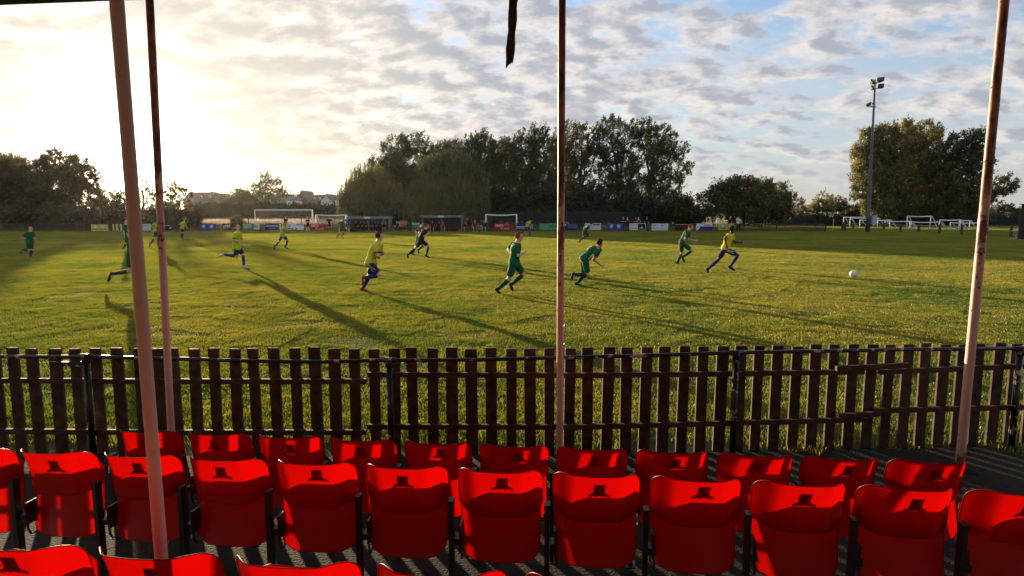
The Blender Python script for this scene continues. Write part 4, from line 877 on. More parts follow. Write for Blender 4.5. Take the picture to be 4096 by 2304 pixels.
tree('poplar_tree', 'bushy poplar with lit gaps left of the middle pole', YT, [(1345, 345, 38, 34), (1310, 375, 40, 42), (1365, 395, 48, 52), (1310, 440, 52, 55), (1360, 480, 60, 62)], 'poplar', 1335, sweep=SW, group=G, gap=.82, dens=.85)
tree('poplar_tree', 'tall poplar with bare lower limbs just right of the middle pole', YT+1, [(1440, 335, 38, 34), (1478, 345, 32, 36), (1440, 390, 48, 42), (1490, 405, 42, 42), (1455, 470, 45, 45), (1480, 510, 60, 45)], 'poplar', 1460, sweep=SW, group=G, gap=.8, dens=.8)
tree('poplar_tree', 'tallest poplar of the row, third from its right end', YT-1, [(1535, 322, 36, 30), (1570, 350, 36, 40), (1530, 372, 45, 42), (1560, 430, 52, 52), (1550, 500, 62, 55)], 'poplar', 1552, sweep=SW, group=G, gap=.8, dens=.85)
tree('poplar_tree', 'wide poplar at the right end of the row leaning right', YT-2, [(1610, 325, 36, 30), (1650, 345, 40, 36), (1690, 375, 38, 36), (1630, 390, 52, 46), (1705, 425, 34, 32), (1660, 460, 50, 44), (1610, 490, 46, 52), (1680, 505, 36, 40)], 'poplar', 1632, sweep=SW, group=G, gap=.8, dens=.85)
tree('poplar_tree', 'poplar filling the gap right of the broad dark willow', YT+9, [(1272, 385, 32, 34), (1262, 430, 44, 50), (1275, 490, 48, 58)], 'poplar', 1268, sweep=SW, group=G, gap=.85)
tree('poplar_tree', 'low poplar hidden partly by the middle pole', YT+9, [(1402, 370, 34, 36), (1405, 430, 44, 52), (1405, 490, 48, 52)], 'poplar', 1404, sweep=SW, group=G, gap=.85)
tree('poplar_tree', 'poplar filling the gap above the broad dark willow', YT+12, [(1130, 380, 40, 28), (1150, 415, 55, 45), (1110, 420, 45, 45)], 'poplar', 1135, sweep=SW, group=G, gap=.85)
for i, (cx, cy, rx, ry, lab) in enumerate(((1270, 520, 60, 45, 'dark bush under the poplars behind the sagging goal'), (1370, 525, 65, 42, 'dark bush under the poplars left of the middle pole'), (1480, 528, 65, 38, 'dark bush right of the middle pole behind the far fence'), (1585, 530, 65, 36, 'dark bush behind the standing spectators'), (1690, 535, 60, 34, 'dark bush at the right foot of the last poplar'), (1735, 548, 30, 22, 'low dark bush between the poplars and the round thicket'), (900, 545, 55, 26, 'dark undergrowth behind the left dugout roof'), (990, 540, 60, 34, 'dark undergrowth right of the left dugout'), (1085, 540, 60, 34, 'dark undergrowth left of the right dugout'), (1180, 535, 60, 38, 'dark undergrowth behind the right dugout'))):
    tree('bush', lab, (104 if i < 6 else 117)+i % 2*2, [(cx, cy, rx, ry), (cx-rx*.5, cy+12, rx*.6, ry*.75), (cx+rx*.5, cy+10, rx*.6, ry*.75)], 'dark', leaf=.2, dens=1.3, cat='bush', group='bushes under the poplars', gap=1.1)
tree('thicket', 'round dark thicket right of the poplars', 104, [(1860, 490, 70, 46), (1800, 515, 50, 40), (1930, 495, 62, 42), (1985, 525, 42, 36), (1770, 540, 32, 26), (1890, 530, 90, 40), (1880, 468, 30, 22), (1835, 475, 26, 22)], 'poplar', 1870, leaf=.18, dens=1.1, cat='bush', gap=.85)
tree('small_tree', 'small golden green tree left of the floodlight', 128, [(2080, 520, 38, 34), (2065, 500, 18, 22), (2110, 530, 28, 34), (2050, 535, 20, 22)], 'gold', 2080, gap=.8)
tree('small_tree', 'small dark bush tree just left of the floodlight mast', 122, [(2122, 535, 22, 34), (2140, 548, 25, 25), (2105, 545, 20, 22)], 'dark', 2122, gap=.8)
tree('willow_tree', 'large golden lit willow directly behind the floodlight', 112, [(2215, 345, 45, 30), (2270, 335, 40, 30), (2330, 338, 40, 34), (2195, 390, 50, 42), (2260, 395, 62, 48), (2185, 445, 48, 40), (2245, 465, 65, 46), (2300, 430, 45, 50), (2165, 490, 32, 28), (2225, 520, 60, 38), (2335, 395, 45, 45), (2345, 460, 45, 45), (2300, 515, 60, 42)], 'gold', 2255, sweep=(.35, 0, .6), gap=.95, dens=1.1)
tree('willow_tree', 'dark windswept tree behind the leaning pole at the right', 108, [(2395, 370, 34, 30), (2450, 360, 36, 34), (2420, 410, 40, 36), (2360, 420, 40, 40), (2465, 420, 36, 34), (2380, 470, 48, 40), (2450, 480, 46, 38), (2520, 470, 36, 26), (2400, 530, 70, 36), (2500, 495, 26, 22)], 'poplar', 2368, sweep=(.7, 0, .45), gap=.95, dens=1.15)
for i, (cx, cy, rx, ry, k, lab) in enumerate(((2180, 545, 60, 28, 'dark', 'dark hedge bush behind the stored goals left part'), (2310, 545, 70, 30, 'dark', 'dark hedge bush behind the tallest stored goal'), (2440, 545, 60, 28, 'gold', 'yellow green bush behind the leaning pole'), (2530, 535, 40, 14, 'warm', 'low brown bush at the far right edge'))):
    tree('bush', lab, 118+2*i, [(cx, cy, rx, ry), (cx+rx*.4, cy+8, rx*.6, ry*.7), (cx-rx*.4, cy+6, rx*.6, ry*.8)], k, dens=1.2, cat='bush', group='bushes on the right')
for i, (cx, cy, rx, ry, k, lab) in enumerate(((2060, 555, 60, 22, 'dark', 'dark hedge right of the round thicket'), (2150, 560, 60, 20, 'dark', 'dark hedge behind the floodlight foot'), (2270, 562, 70, 20, 'dark', 'dark hedge behind the stored goals middle part'), (2390, 562, 70, 22, 'dark', 'dark hedge behind the right end of the stored goals'), (2500, 560, 60, 20, 'dark', 'dark hedge right of the leaning pole'), (1930, 560, 80, 20, 'dark', 'dark hedge at the foot of the round thicket'), (2600, 555, 60, 20, 'dark', 'dark hedge at the right edge'))):
    tree('hedge', lab, 126, [(cx, cy, rx, ry), (cx-rx*.5, cy, rx*.6, ry*.95), (cx+rx*.5, cy, rx*.6, ry*.95)], k, leaf=.22, dens=1.1, cat='hedge', group='hedges on the right')
# left side, against the sun
GL = 'trees on the left against the sun'
tree('oak_tree', 'dark leafy tree at the left edge of the picture', 92, [(-20, 425, 60, 45), (40, 435, 58, 40), (95, 440, 50, 40), (20, 490, 90, 50), (90, 500, 75, 50)], 'warm', 30, leaf=.17, dens=1.15, group=GL, gap=.85)
tree('oak_tree', 'bushy tree at the left with its right side glowing in the sun', 90, [(150, 415, 45, 36), (190, 425, 42, 34), (215, 450, 32, 32), (150, 470, 65, 46), (215, 500, 50, 42), (140, 520, 60, 40)], 'warm', 165, leaf=.17, dens=1.15, group=GL, gap=.85)
tree('small_tree', 'low glowing tree directly under the sun beside the thick pole', 94, [(265, 505, 34, 26), (300, 520, 36, 36), (240, 530, 36, 30)], 'warm', 275, leaf=.2, group=GL, gap=.85)
tree('sapling', 'thin sparse sapling between the two left poles', 96, [(365, 455, 14, 24), (362, 500, 26, 28), (350, 525, 28, 26), (374, 480, 12, 16)], 'warm', 362, leaf=.16, dens=.6, group=GL, gap=.55)
tree('small_tree', 'warm lit small tree just right of the thin left pole', 97, [(440, 470, 26, 22), (420, 500, 34, 34), (465, 490, 22, 20), (435, 535, 48, 34), (395, 525, 26, 40)], 'warm', 432, leaf=.2, dens=.85, group=GL, gap=.65)
for i, (cx, cy, rx, ry, k, lab) in enumerate(((60, 548, 80, 32, 'warm', 'dark hedge at the left edge behind the far fence'), (180, 550, 70, 28, 'warm', 'dark hedge behind the leftmost yellow banner'), (300, 552, 70, 26, 'warm', 'dark hedge behind the thick left pole'), (410, 553, 60, 24, 'warm', 'dark hedge behind the thin left pole'), (475, 553, 38, 22, 'dark', 'dark hedge end left of the sunlit dry grass'))):
    tree('hedge', lab, 88, [(cx, cy, rx, ry), (cx-rx*.5, cy+4, rx*.55, ry*.9), (cx+rx*.5, cy+4, rx*.55, ry*.9)], k, leaf=.2, dens=1.25, cat='hedge', group='hedges on the left')
tree('small_tree', 'spreading tree in front of the houses left of the far goal', 195, [(665, 455, 24, 20), (695, 468, 28, 20), (650, 475, 24, 20), (680, 490, 40, 20), (715, 488, 18, 12), (640, 500, 22, 20)], 'poplar', 668, leaf=.26, dens=.75, gap=.7, sweep=(.3, 0, .4))
tree('bush', 'grey green bush at the left foot of the spreading tree', 186, [(612, 500, 30, 24), (590, 515, 30, 18), (630, 520, 35, 24)], 'willow', 612, cat='bush')
for i, (cx, cy, rx, ry, k, lab) in enumerate(((530, 532, 62, 18, 'dark', 'trimmed dark hedge below the brick houses'), (600, 535, 45, 17, 'dark', 'dark hedge below the spreading tree'), (665, 533, 60, 18, 'dark', 'dark hedge behind the far goal left half'), (740, 533, 60, 17, 'dark', 'dark hedge behind the far goal right half'), (815, 534, 60, 17, 'dark', 'dark hedge below the white gabled house'), (600, 560, 14, 14, 'gold', 'small green bush in the dry grass left of the far goal'))):
    tree('hedge', lab, 178 if i < 5 else 96, [(cx, cy, rx, ry), (cx-rx*.5, cy, rx*.6, ry*.95), (cx+rx*.5, cy, rx*.6, ry*.95)], k, leaf=.30, dens=1.3, cat='hedge', group='hedges below the houses', gap=.8)

# ------------------------------------------------------------------ houses behind the hedge
YH = 220.0
brick = mat('house_brick', (.30, .20, .155), rough=.85, var=.2, scale=1.2); tile = mat('brown_roof_tiles', (.17, .125, .105), rough=.8, var=.25, scale=.9); slate = mat('slate_roof', (.12, .13, .15), rough=.7, var=.25, scale=.9)
rend = mat('white_render', (.75, .74, .70), rough=.8, var=.08); redb = mat('red_brick_gable', (.30, .11, .08), rough=.85, var=.2); glass = mat('window_glass', (.05, .06, .08), rough=.1)
def hx(px_): return atY(600+px_/3.22, 800, YH).x
def hz(py_, dY=0): return atY(2048, 660+py_/3.22, YH+dY).z
def house(label, x0, x1, zr, ze, wall, roof, depth=9, gable=None, wins=(), chim=(), dorm=(), hip=False):
    """long roof with its ridge along x, or (gable) with its triangle toward the camera"""
    X0, X1, ZR, ZE = hx(x0), hx(x1), hz(zr, depth/2), hz(ze); t = thing('house', label, 'house', ((X0+X1)/2, YH, 0), 0, 'houses beyond the hedge'); O = (X0+X1)/2; a, b = X0-O, X1-O
    mb = MB(); mb.box((a, 0, 0), (b, depth, ZE)); mb.build('wall', wall, t)
    mb = MB(); e = .25
    if gable:
        mb2 = MB(); mb2.prism([(a, ZE), (b, ZE), ((a+b)/2, ZR)], .0, depth); mb2.build('gable', wall, t)
        m = (a+b)/2; sl = (ZR-ZE)/(m-a)
        for sgn, q in ((-1, a), (1, b)): mb.add([(q+sgn*e, -e, ZE-sl*e+.03), (m, -e, ZR+.03), (m, depth+e, ZR+.03), (q+sgn*e, depth+e, ZE-sl*e+.03), (q+sgn*e, -e, ZE-sl*e+.25), (m, -e, ZR+.3), (m, depth+e, ZR+.3), (q+sgn*e, depth+e, ZE-sl*e+.25)], [(0, 1, 2, 3), (7, 6, 5, 4), (0, 4, 5, 1), (3, 2, 6, 7), (0, 3, 7, 4), (1, 5, 6, 2)])
    else:
        h = depth/2; mb.add([(a-e, -e, ZE), (b+e, -e, ZE), (b+e, h, ZR), (a-e, h, ZR), (a-e, depth+e, ZE), (b+e, depth+e, ZE)], [(0, 1, 2, 3), (3, 2, 5, 4), (0, 3, 4), (1, 5, 2), (0, 4, 5, 1)])
    ro = mb.build('roof', roof, t)
    for cx, cz in chim:
        X = hx(cx)-O; mb = MB(); mb.box((X-.35, depth*.4, ZR-1.0), (X+.35, depth*.4+.7, hz(cz, depth/2))); mb.build('chimney', wall, ro)
    for wx, wz, ww, wh in wins:
        X = hx(wx)-O; Z = hz(wz); w = ww/3.22*YH/2503; h2 = wh/3.22*YH/2503; f = MB(); f.box((X-w/2-.08, -.05, Z-h2/2-.08), (X+w/2+.08, -.005, Z+h2/2+.08)); fo = f.build('window', white, t)
        g_ = MB(); g_.box((X-w/2, -.07, Z-h2/2), (X-.04, -.052, Z+h2/2)); g_.box((X+.04, -.07, Z-h2/2), (X+w/2, -.052, Z+h2/2)); g_.build('pane', glass, fo)
    for dx_, dz_, dw in dorm:
        X = hx(dx_)-O; w = dw/3.22*YH/2503; Zd = hz(dz_, 2); fr = max(0, (Zd-w*.9-ZE)/(ZR-ZE))*depth/2; d_ = MB(); d_.box((X-w/2, fr-.4, Zd-w*.9), (X+w/2, fr+2.2, Zd)); d_.prism([(X-w/2-.1, Zd+.003), (X+w/2+.1, Zd+.003), (X, Zd+w*.5)], fr-.5, fr+2.2); do = d_.build('dormer', rend, t)
        g_ = MB(); g_.box((X-w*.3, fr-.43, Zd-w*.75), (X+w*.3, fr-.405, Zd-w*.1)); g_.build('pane', glass, do)
    return t
house('long brick house with two roof dormers right of the thin left pole', 430, 800, 350, 470, brick, tile, chim=((737, 342),), wins=((612, 488, 22, 22), (675, 488, 26, 22), (735, 488, 22, 22)), dorm=((627, 405, 26), (746, 405, 26)))
house('brick gabled house beside the long brick house', 775, 925, 378, 500, brick, tile, depth=11, gable=True)
house('brown roofed brick house behind the brick gable', 860, 1010, 372, 470, brick, tile, dorm=((955, 405, 22),)).location.y += 8
house('dark roofed house left of the spreading tree', 1005, 1160, 360, 470, brick, tile, dorm=((1015, 405, 20),)).location.y += 4
house('low brown roofed house behind the spreading tree', 1290, 1760, 362, 470, brick, tile).location.y += 12
house('slate roofed house with white end wall', 1755, 1925, 402, 462, rend, slate, chim=((1828, 380),))
house('tall red brick gabled house', 1845, 1990, 340, 470, redb, tile, depth=12, gable=True, wins=((1915, 440, 18, 22),)).location.y += 3
house('brown roofed house with two white dormers', 2030, 2290, 378, 480, redb, tile, dorm=((2110, 425, 30), (2190, 425, 24), (2045, 425, 22)), wins=((2080, 490, 18, 16), (2150, 490, 18, 16))).location.y += 5
house('white gabled house left of the pale willow', 2195, 2350, 386, 478, rend, slate, depth=10, gable=True, wins=((2320, 478, 12, 22), (2232, 485, 12, 18)))
house('white walled slate roofed house beside the white gable', 2345, 2450, 372, 455, rend, slate, chim=((2355, 362),), wins=((2378, 470, 12, 18), (2412, 475, 12, 18))).location.y += 3
# ------------------------------------------------------------------ people
SKIN = {'fair': (205, 150, 125), 'tan': (170, 115, 88), 'dark': (78, 48, 36)}
def skin_mat(k): return mat('skin_'+k, srgb(*SKIN[k]), rough=.5, spec=.4, var=.08, scale=12)
HAIR = {'brown': (52, 34, 24), 'black': (18, 15, 14), 'ginger': (120, 58, 28), 'blond': (150, 112, 66), 'grey': (130, 125, 120), 'white': (225, 225, 225)}
def hair_mat(k): return mat('hair_'+k, srgb(*HAIR[k]), rough=.85, spec=.1, var=.3, scale=40, bump=.4, bscale=120)
V = Vector
def body(label, J, kit, vox=.011, group=None):
    """J: world positions of the joints, face: looking direction.  A continuous skin, with clothes, boots and hair as parts."""
    base = V((J['pelvis'].x, J['pelvis'].y, 0)); J = {k: (v-base if k != 'face' else v) for k, v in J.items()}
    t = thing('person', label, 'person', base, 0, group)
    hd, nk, pv = J['head'], J['neck'], J['pelvis']; fv = J['face'].normalized()
    latS = (J['shR']-J['shL']).normalized(); latH = (J['hipR']-J['hipL']).normalized()
    up = ((hd-nk).normalized()*.6+V((0, 0, .6))).normalized(); fx = (fv-up*fv.dot(up)).normalized(); sx = fx.cross(up).normalized()
    m = MB()
    # head: skull, jaw, nose, ears
    m.ball(hd+up*.015-fx*.008, (sx, fx, up), (.073, .092, .098)); m.ball(hd-up*.055+fx*.022, (sx, fx, up), (.055, .062, .062)); m.ball(hd-up*.098+fx*.055, (sx, fx, up), (.026, .022, .018))
    m.capsule(hd+fx*.082+up*.012, hd+fx*.104-up*.022, .010, .016, 8, 2)
    m.ball(hd+fx*.078+up*.028, (sx, fx, up), (.045, .014, .012)); m.ball(hd+fx*.080-up*.058, (sx, fx, up), (.026, .013, .009))
    for sg in (-1, 1): m.ball(hd+sx*sg*.074-fx*.008-up*.012, (sx, fx, up), (.012, .02, .032), 8, 6)
    m.capsule(nk-up*.04, hd-up*.06-fx*.012, .062, .052)
    # trunk
    sp = (nk-pv); ax = sp.normalized(); n = 14
    def ring(c, lat, rx, ry, ax_=None):
        lat = (lat-ax*lat.dot(ax)).normalized(); fr = ax.cross(lat); return [c+lat*rx*math.cos(2*math.pi*j/n)+fr*ry*math.sin(2*math.pi*j/n) for j in range(n)]
    bow = ax.cross(latS)
    if bow.dot(fv) > 0: bow = -bow                                # toward the back
    prof = ((-.20, .06, .06), (-.14, .13, .105), (.0, .158, .118), (.22, .150, .108), (.45, .150, .110), (.68, .172, .122), (.85, .165, .105), (.96, .10, .075), (1.0, .06, .06))
    def spine(f): return pv+sp*f+bow*.022*math.sin(max(0, min(1, f))*math.pi)
    def trunk(mb, grow, f0=-.3, f1=2):
        mb.loft([ring(spine(f), latH.lerp(latS, max(0, min(1, f))), a+grow, b+grow) for f, a, b in prof if f0 <= f <= f1])
    trunk(m, 0)
    for s in 'LR':
        sh, el, ha = J['sh'+s], J['el'+s], J['ha'+s]; d = (ha-el).normalized(); wr = ha-d*.055
        m.ball(sh, (V((1, 0, 0)), V((0, 1, 0)), V((0, 0, 1))), (.058, .058, .058)); m.capsule(sh, el, .052, .040); m.capsule(el, el.lerp(wr, .35), .040, .043); m.capsule(el.lerp(wr, .3), wr, .043, .028)
        inn = (spine(.45)-ha); pn = (inn-d*inn.dot(d))
        pn = pn.normalized() if pn.length > 1e-3 else d.orthogonal().normalized()
        sd = d.cross(pn).normalized()
        if sd.dot(V((0, 0, 1)))+.3*sd.dot(fv) < 0: sd = -sd
        m.ball(ha-d*.01, (d, sd, pn), (.050, .040, .020), 10, 7); curl = kit.get('curl', 1.0)
        for q, (o, ln) in enumerate(((.030, .066), (.011, .076), (-.009, .070), (-.028, .054))):
            r0 = ha+d*.030+sd*o; a1 = .5*curl+.07*q; a2 = 1.25*curl+.1*q
            k1 = r0+(d*math.cos(a1)+pn*math.sin(a1))*ln*.5; k2 = k1+(d*math.cos(a2)+pn*math.sin(a2))*ln*.5
            m.capsule(r0, k1, .0105, .010, 6, 2); m.capsule(k1, k2, .010, .009, 6, 2)
        tb = ha-d*.02+sd*.034; k1 = tb+(sd*.6+d*.65+pn*.35).normalized()*.035; m.capsule(tb, k1, .014, .011, 6, 2); m.capsule(k1, k1+(d*.8+pn*.5*curl).normalized()*.03, .011, .009, 6, 2)
        hp, kn, an, to = J['hip'+s], J['kn'+s], J['an'+s], J['to'+s]
        m.capsule(hp, kn, .086, .056); m.capsule(kn, kn.lerp(an, .35), .054, .055); m.capsule(kn.lerp(an, .3), an, .055, .036); m.capsule(an, an.lerp(to, .6), .036, .03)
    remesh(m, 'body', vox, skin_mat(kit['skin']), t)
    # hair: a cap over the skull, open at the face
    hm = MB(); hl = kit.get('hairline', .42); gr = 1.15; rows = []
    K, N = 12, 20; keep = {}
    for i in range(K+1):
        th = math.pi*i/K
        for j in range(N):
            ph = 2*math.pi*j/N; dv = (sx*math.sin(th)*math.cos(ph)*.076+fx*math.sin(th)*math.sin(ph)*.096+up*math.cos(th)*.103)*gr
            ru = random.Random(i*31+j).uniform(.97, 1.04); hm.v.append(tuple(hd+up*.018-fx*.012+dv*ru)); u_ = V((math.sin(th)*math.cos(ph), math.sin(th)*math.sin(ph), math.cos(th)))
            keep[i*N+j] = (u_.z > hl*1.0+.12 or u_.y < .25) and u_.z > (-.62 if u_.y < -.05 else -.18) and not (u_.y > .55 and u_.z < .52)
    for i in range(K):
        for j in range(N):
            f = (i*N+j, i*N+(j+1) % N, (i+1)*N+(j+1) % N, (i+1)*N+j)
            if sum(keep[k] for k in f) >= 3: hm.f.append(f)
    if kit['hair'] != 'none': hm.build('hair', hair_mat(kit['hair']), t, True)
    if vox < .0125:
        for sg in (-1, 1):
            e = MB(); e.ball(hd+sx*sg*.030+fx*.083+up*.012, (sx, fx, up), (.012, .008, .008), 8, 6); e.build('eye', plain((25, 20, 18)), t)
        e = MB(); e.ball(hd+fx*.091-up*.060, (sx, fx, up), (.020, .005, .005), 8, 5); e.build('mouth', plain((110, 55, 50)), t)
    # shirt
    s_ = MB(); trunk(s_, .022, .0, .97); s_.loft([ring(spine(f), latH, a, b) for f, a, b in ((-.10, .190, .152), (.02, .194, .154), (.2, .182, .140))]); sl = kit.get('sleeve', .62)
    for s in 'LR':
        sh, el, ha = J['sh'+s], J['el'+s], J['ha'+s]; s_.ball(sh, (V((1, 0, 0)), V((0, 1, 0)), V((0, 0, 1))), (.072, .072, .070)); s_.capsule(sh, sh.lerp(el, min(sl, 1)), .070, .066)
        if sl > 1: s_.capsule(el, el.lerp(ha, .8), .058, .042)
    shirt = remesh(s_, 'shirt', max(vox, .012), cloth(kit['shirt']), t, 1)
    wrinkle(shirt, .011, 8)
    # collar and cuffs
    if kit.get('trim'):
        for s in 'LR':
            sh, el = J['sh'+s], J['el'+s]; c = MB(); c.tube([sh.lerp(el, sl+.02), sh.lerp(el, sl+.13)], [.0715, .0715], 12); c.build('sleeve_cuff', cloth(kit['trim']), t, True)
    # shorts or trousers
    b_ = MB(); leg = kit.get('leg', .62); b_.loft([ring(spine(f), latH, a, b) for f, a, b in ((-.17, .13, .12), (-.06, .178, .142), (.06, .172, .136), (.16, .166, .126))])
    for s in 'LR':
        hp, kn, an = J['hip'+s], J['kn'+s], J['an'+s]
        if leg <= 1: b_.capsule(hp, hp.lerp(kn, leg), .104, .098)
        else: b_.capsule(hp, kn, .102, .075); b_.capsule(kn, kn.lerp(an, .95), .075, .06)
    shorts = remesh(b_, 'shorts' if leg <= 1 else 'trousers', max(vox, .012), cloth(kit['shorts']), t, 1)
    wrinkle(shorts, .006, 8)
    for s in 'LR':
        kn, an, to = J['kn'+s], J['an'+s], J['to'+s]
        if leg <= 1 and kit.get('socks'):
            c = MB(); f0 = kit.get('sock', .14); c.capsule(kn.lerp(an, f0), kn.lerp(an, .4), .060, .062); c.capsule(kn.lerp(an, .35), an, .062, .044); c.build('sock', cloth(kit['socks']), t, True)
        c = MB(); shank = (an-kn).normalized(); d = (to-an).normalized(); heel = an+shank*.045-d*.03; ball = heel.lerp(to, .68)
        c.capsule(an, heel, .047, .043); c.capsule(heel, ball, .041, .045); c.capsule(ball, to, .045, .032); remesh(c, 'boot', .012, cloth(kit['boots']), t, 1)
    # number on the back, stripe on the shorts
    def patch(bv, c, u, w, nrm, vs, fs, name, m_):
        mb = MB(); ok = True
        for x, y in vs:
            p = c+u*x+w*y+nrm*.35; h = bv.ray_cast(p, -nrm)
            mb.v.append(tuple(h[0]+nrm*.006) if h[0] is not None else tuple(c+u*x+w*y))
        mb.f = fs; mb.build(name, m_, t)
    if kit.get('num'):
        bv = BVHTree.FromPolygons([v.co.copy() for v in shirt.data.vertices], [tuple(p.vertices) for p in shirt.data.polygons])
        vs, fs = text_mesh(kit['num'], .34, 0, .012); patch(bv, spine(.62), latS-ax*latS.dot(ax), ax, bow, [(v.x, v.y) for v in vs], fs, 'shirt_number', cloth(kit['numcol']))
        vs, fs = text_mesh('______', .07, 0, .02)
        patch(bv, spine(.86), (latS-ax*latS.dot(ax)).normalized(), ax, bow, [(-.09, 0), (.09, 0), (.09, .035), (-.09, .035)], [(0, 1, 2, 3)], 'name_strip', cloth(kit['numcol']))
    if kit.get('stripe'):
        bv = BVHTree.FromPolygons([v.co.copy() for v in shorts.data.vertices], [tuple(p.vertices) for p in shorts.data.polygons])
        for s in 'LR':
            hp, kn = J['hip'+s], J['kn'+s]; sg = 1 if s == 'R' else -1; ld = (kn-hp).normalized(); out = latH*sg; out = (out-ld*out.dot(ld)).normalized(); w = ld.cross(out); gv, gf = [], []
            K2 = 8
            for i in range(K2+1):
                f = -.02+i/K2*(leg*.97+.02)*(kn-hp).length
                for k in (-1, 1): gv.append((k*(.02+.028*i/K2)+.03*(1-i/K2), f))
            for i in range(K2): gf.append((2*i, 2*i+1, 2*i+3, 2*i+2))
            patch(bv, hp, w, ld, out, gv, gf, 'shorts_panel', cloth(kit['stripe']))
    return t

# traced poses: joints measured on the players, unprojected at each player's own distance, limbs given real depth.
def traced(label, org, s, gy, pts, face, kit, near='R', vox=.011, front=0.0):
    src = lambda p: (org[0]+p[0]/s, org[1]+p[1]/s)
    Y = groundY(org[1]+gy/s); J = {}; mpp = Y/F
    far = 'L' if near == 'R' else 'R'
    def put(k, p, dy): x, y = src(p); J[k] = atY(x, y, Y+dy)
    put('head', pts['head'], 0); put('neck', pts['neck'], 0); put('pelvis', pts['pelvis'], 0)
    def half(a, b, w): dx = abs(a[0]-b[0])/s*mpp; dz = abs(a[1]-b[1])/s*mpp; return math.sqrt(max(.05**2, w*w-dx*dx-dz*dz))/2
    hs = half(pts['shN'], pts['shF'], .35); hh = half(pts['hipN'], pts['hipF'], .20)
    put('sh'+near, pts['shN'], -hs); put('sh'+far, pts['shF'], hs); put('hip'+near, pts['hipN'], -hh); put('hip'+far, pts['hipF'], hh)
    def chain(k0, k1, k2, p1, p2, l1, l2, sg, sd, bias=1.0):
        """give elbow and wrist the depth their true limb lengths ask for"""
        a = J[k0]; q = atY(*src(p1), Y); d2 = (q.x-a.x)**2+(q.z-a.z)**2; dd = math.sqrt(max(0, l1*l1-d2)); y1 = a.y-Y+sg*min(dd, .16); put(k1, p1, y1)
        b = J[k1]; q = atY(*src(p2), Y); d2 = (q.x-b.x)**2+(q.z-b.z)**2; dd = math.sqrt(max(0, l2*l2-d2)); put(k2, p2, b.y-Y+sd*min(dd, .22))
    chain('sh'+near, 'el'+near, 'ha'+near, pts['elN'], pts['haN'], .29, .30, -.7, 1); chain('sh'+far, 'el'+far, 'ha'+far, pts['elF'], pts['haF'], .29, .30, .7, -1)
    for sd, k in ((-1, 'N'), (1, 'F')):
        S = near if k == 'N' else far; h = hh
        put('kn'+S, pts['kn'+k], sd*(h+.01)); put('an'+S, pts['an'+k], sd*(h-.01)); put('to'+S, pts['to'+k], sd*(h+.01))
    J['face'] = V(face); low = min(J['toL'].z, J['toR'].z, J['anL'].z, J['anR'].z)
    return body(label, J, kit, vox, 'players on the pitch')
YEL = dict(shirt=(205, 205, 45), shorts=(28, 36, 98), socks=(30, 42, 112), boots=(30, 28, 32), trim=(50, 55, 100), stripe=(205, 205, 45), numcol=(190, 50, 35), skin='fair', hair='brown')
GRN = dict(shirt=(14, 98, 54), shorts=(13, 84, 48), socks=(11, 66, 40), boots=(18, 60, 52), numcol=(225, 228, 228), skin='fair', hair='brown', num='8')
def K(base, **kw): d = dict(base); d.update(kw); return d
traced('nearest yellow shirted player running away with raised left heel', (1420, 910), 5.175, 1335, dict(head=(508, 185), neck=(480, 300), pelvis=(318, 740), shN=(425, 385), shF=(535, 350), elN=(462, 585), haN=(508, 628), elF=(520, 570), haF=(600, 530), hipN=(330, 770), hipF=(380, 760), knN=(495, 985), anN=(195, 1045), toN=(165, 1190), knF=(285, 1010), anF=(165, 1255), toF=(262, 1318)), (.85, .5, -.08), K(YEL, num='4', boots=(170, 45, 45), hair='brown'))
traced('tall green player in the centre jogging with bent arms', (1960, 910), 5.175, 1375, dict(head=(605, 195), neck=(565, 300), pelvis=(505, 745), shN=(585, 370), shF=(470, 350), elN=(585, 585), haN=(718, 520), elF=(385, 455), haF=(440, 540), hipN=(475, 770), hipF=(545, 770), knN=(385, 1080), anN=(165, 1275), toN=(205, 1362), knF=(690, 965), anF=(450, 1175), toF=(470, 1300)), (.95, .25, -.05), K(GRN, num='7', hair='ginger'))
traced('green player bending far forward beside the middle pole', (2270, 940), 6.588, 1360, dict(head=(855, 225), neck=(790, 325), pelvis=(435, 640), shN=(800, 420), shF=(850, 390), elN=(655, 555), haN=(535, 680), elF=(690, 640), haF=(930, 830), hipN=(470, 720), hipF=(425, 715), knN=(535, 1055), anN=(185, 1035), toN=(95, 1190), knF=(440, 1050), anF=(265, 1265), toF=(395, 1345)), (.8, .55, -.1), K(GRN, curl=.35))
traced('yellow player sprinting at the right with legs wide apart', (2800, 890), 6.584, 1345, dict(head=(858, 190), neck=(820, 280), pelvis=(675, 690), shN=(745, 335), shF=(845, 320), elN=(655, 420), haN=(700, 640), elF=(885, 520), haF=(1090, 515), hipN=(705, 725), hipF=(635, 725), knN=(1000, 860), anN=(805, 1150), toN=(905, 1262), knF=(480, 985), anF=(215, 1220), toF=(215, 1325)), (1, .1, -.08), K(YEL, skin='dark', hair='black', shirt=(225, 205, 30)))
traced('red haired green player running left of the sprinting yellow player', (2690, 880), 7.625, 1355, dict(head=(560, 215), neck=(495, 300), pelvis=(300, 700), shN=(440, 410), shF=(510, 370), elN=(385, 560), haN=(390, 725), elF=(475, 590), haF=(710, 640), hipN=(330, 735), hipF=(270, 740), knN=(595, 935), anN=(330, 1125), toN=(360, 1280), knF=(275, 1030), anF=(150, 1295), toF=(200, 1350)), (1, .05, -.12), K(GRN, hair='ginger', num='11', curl=.6, boots=(25, 20, 25)))
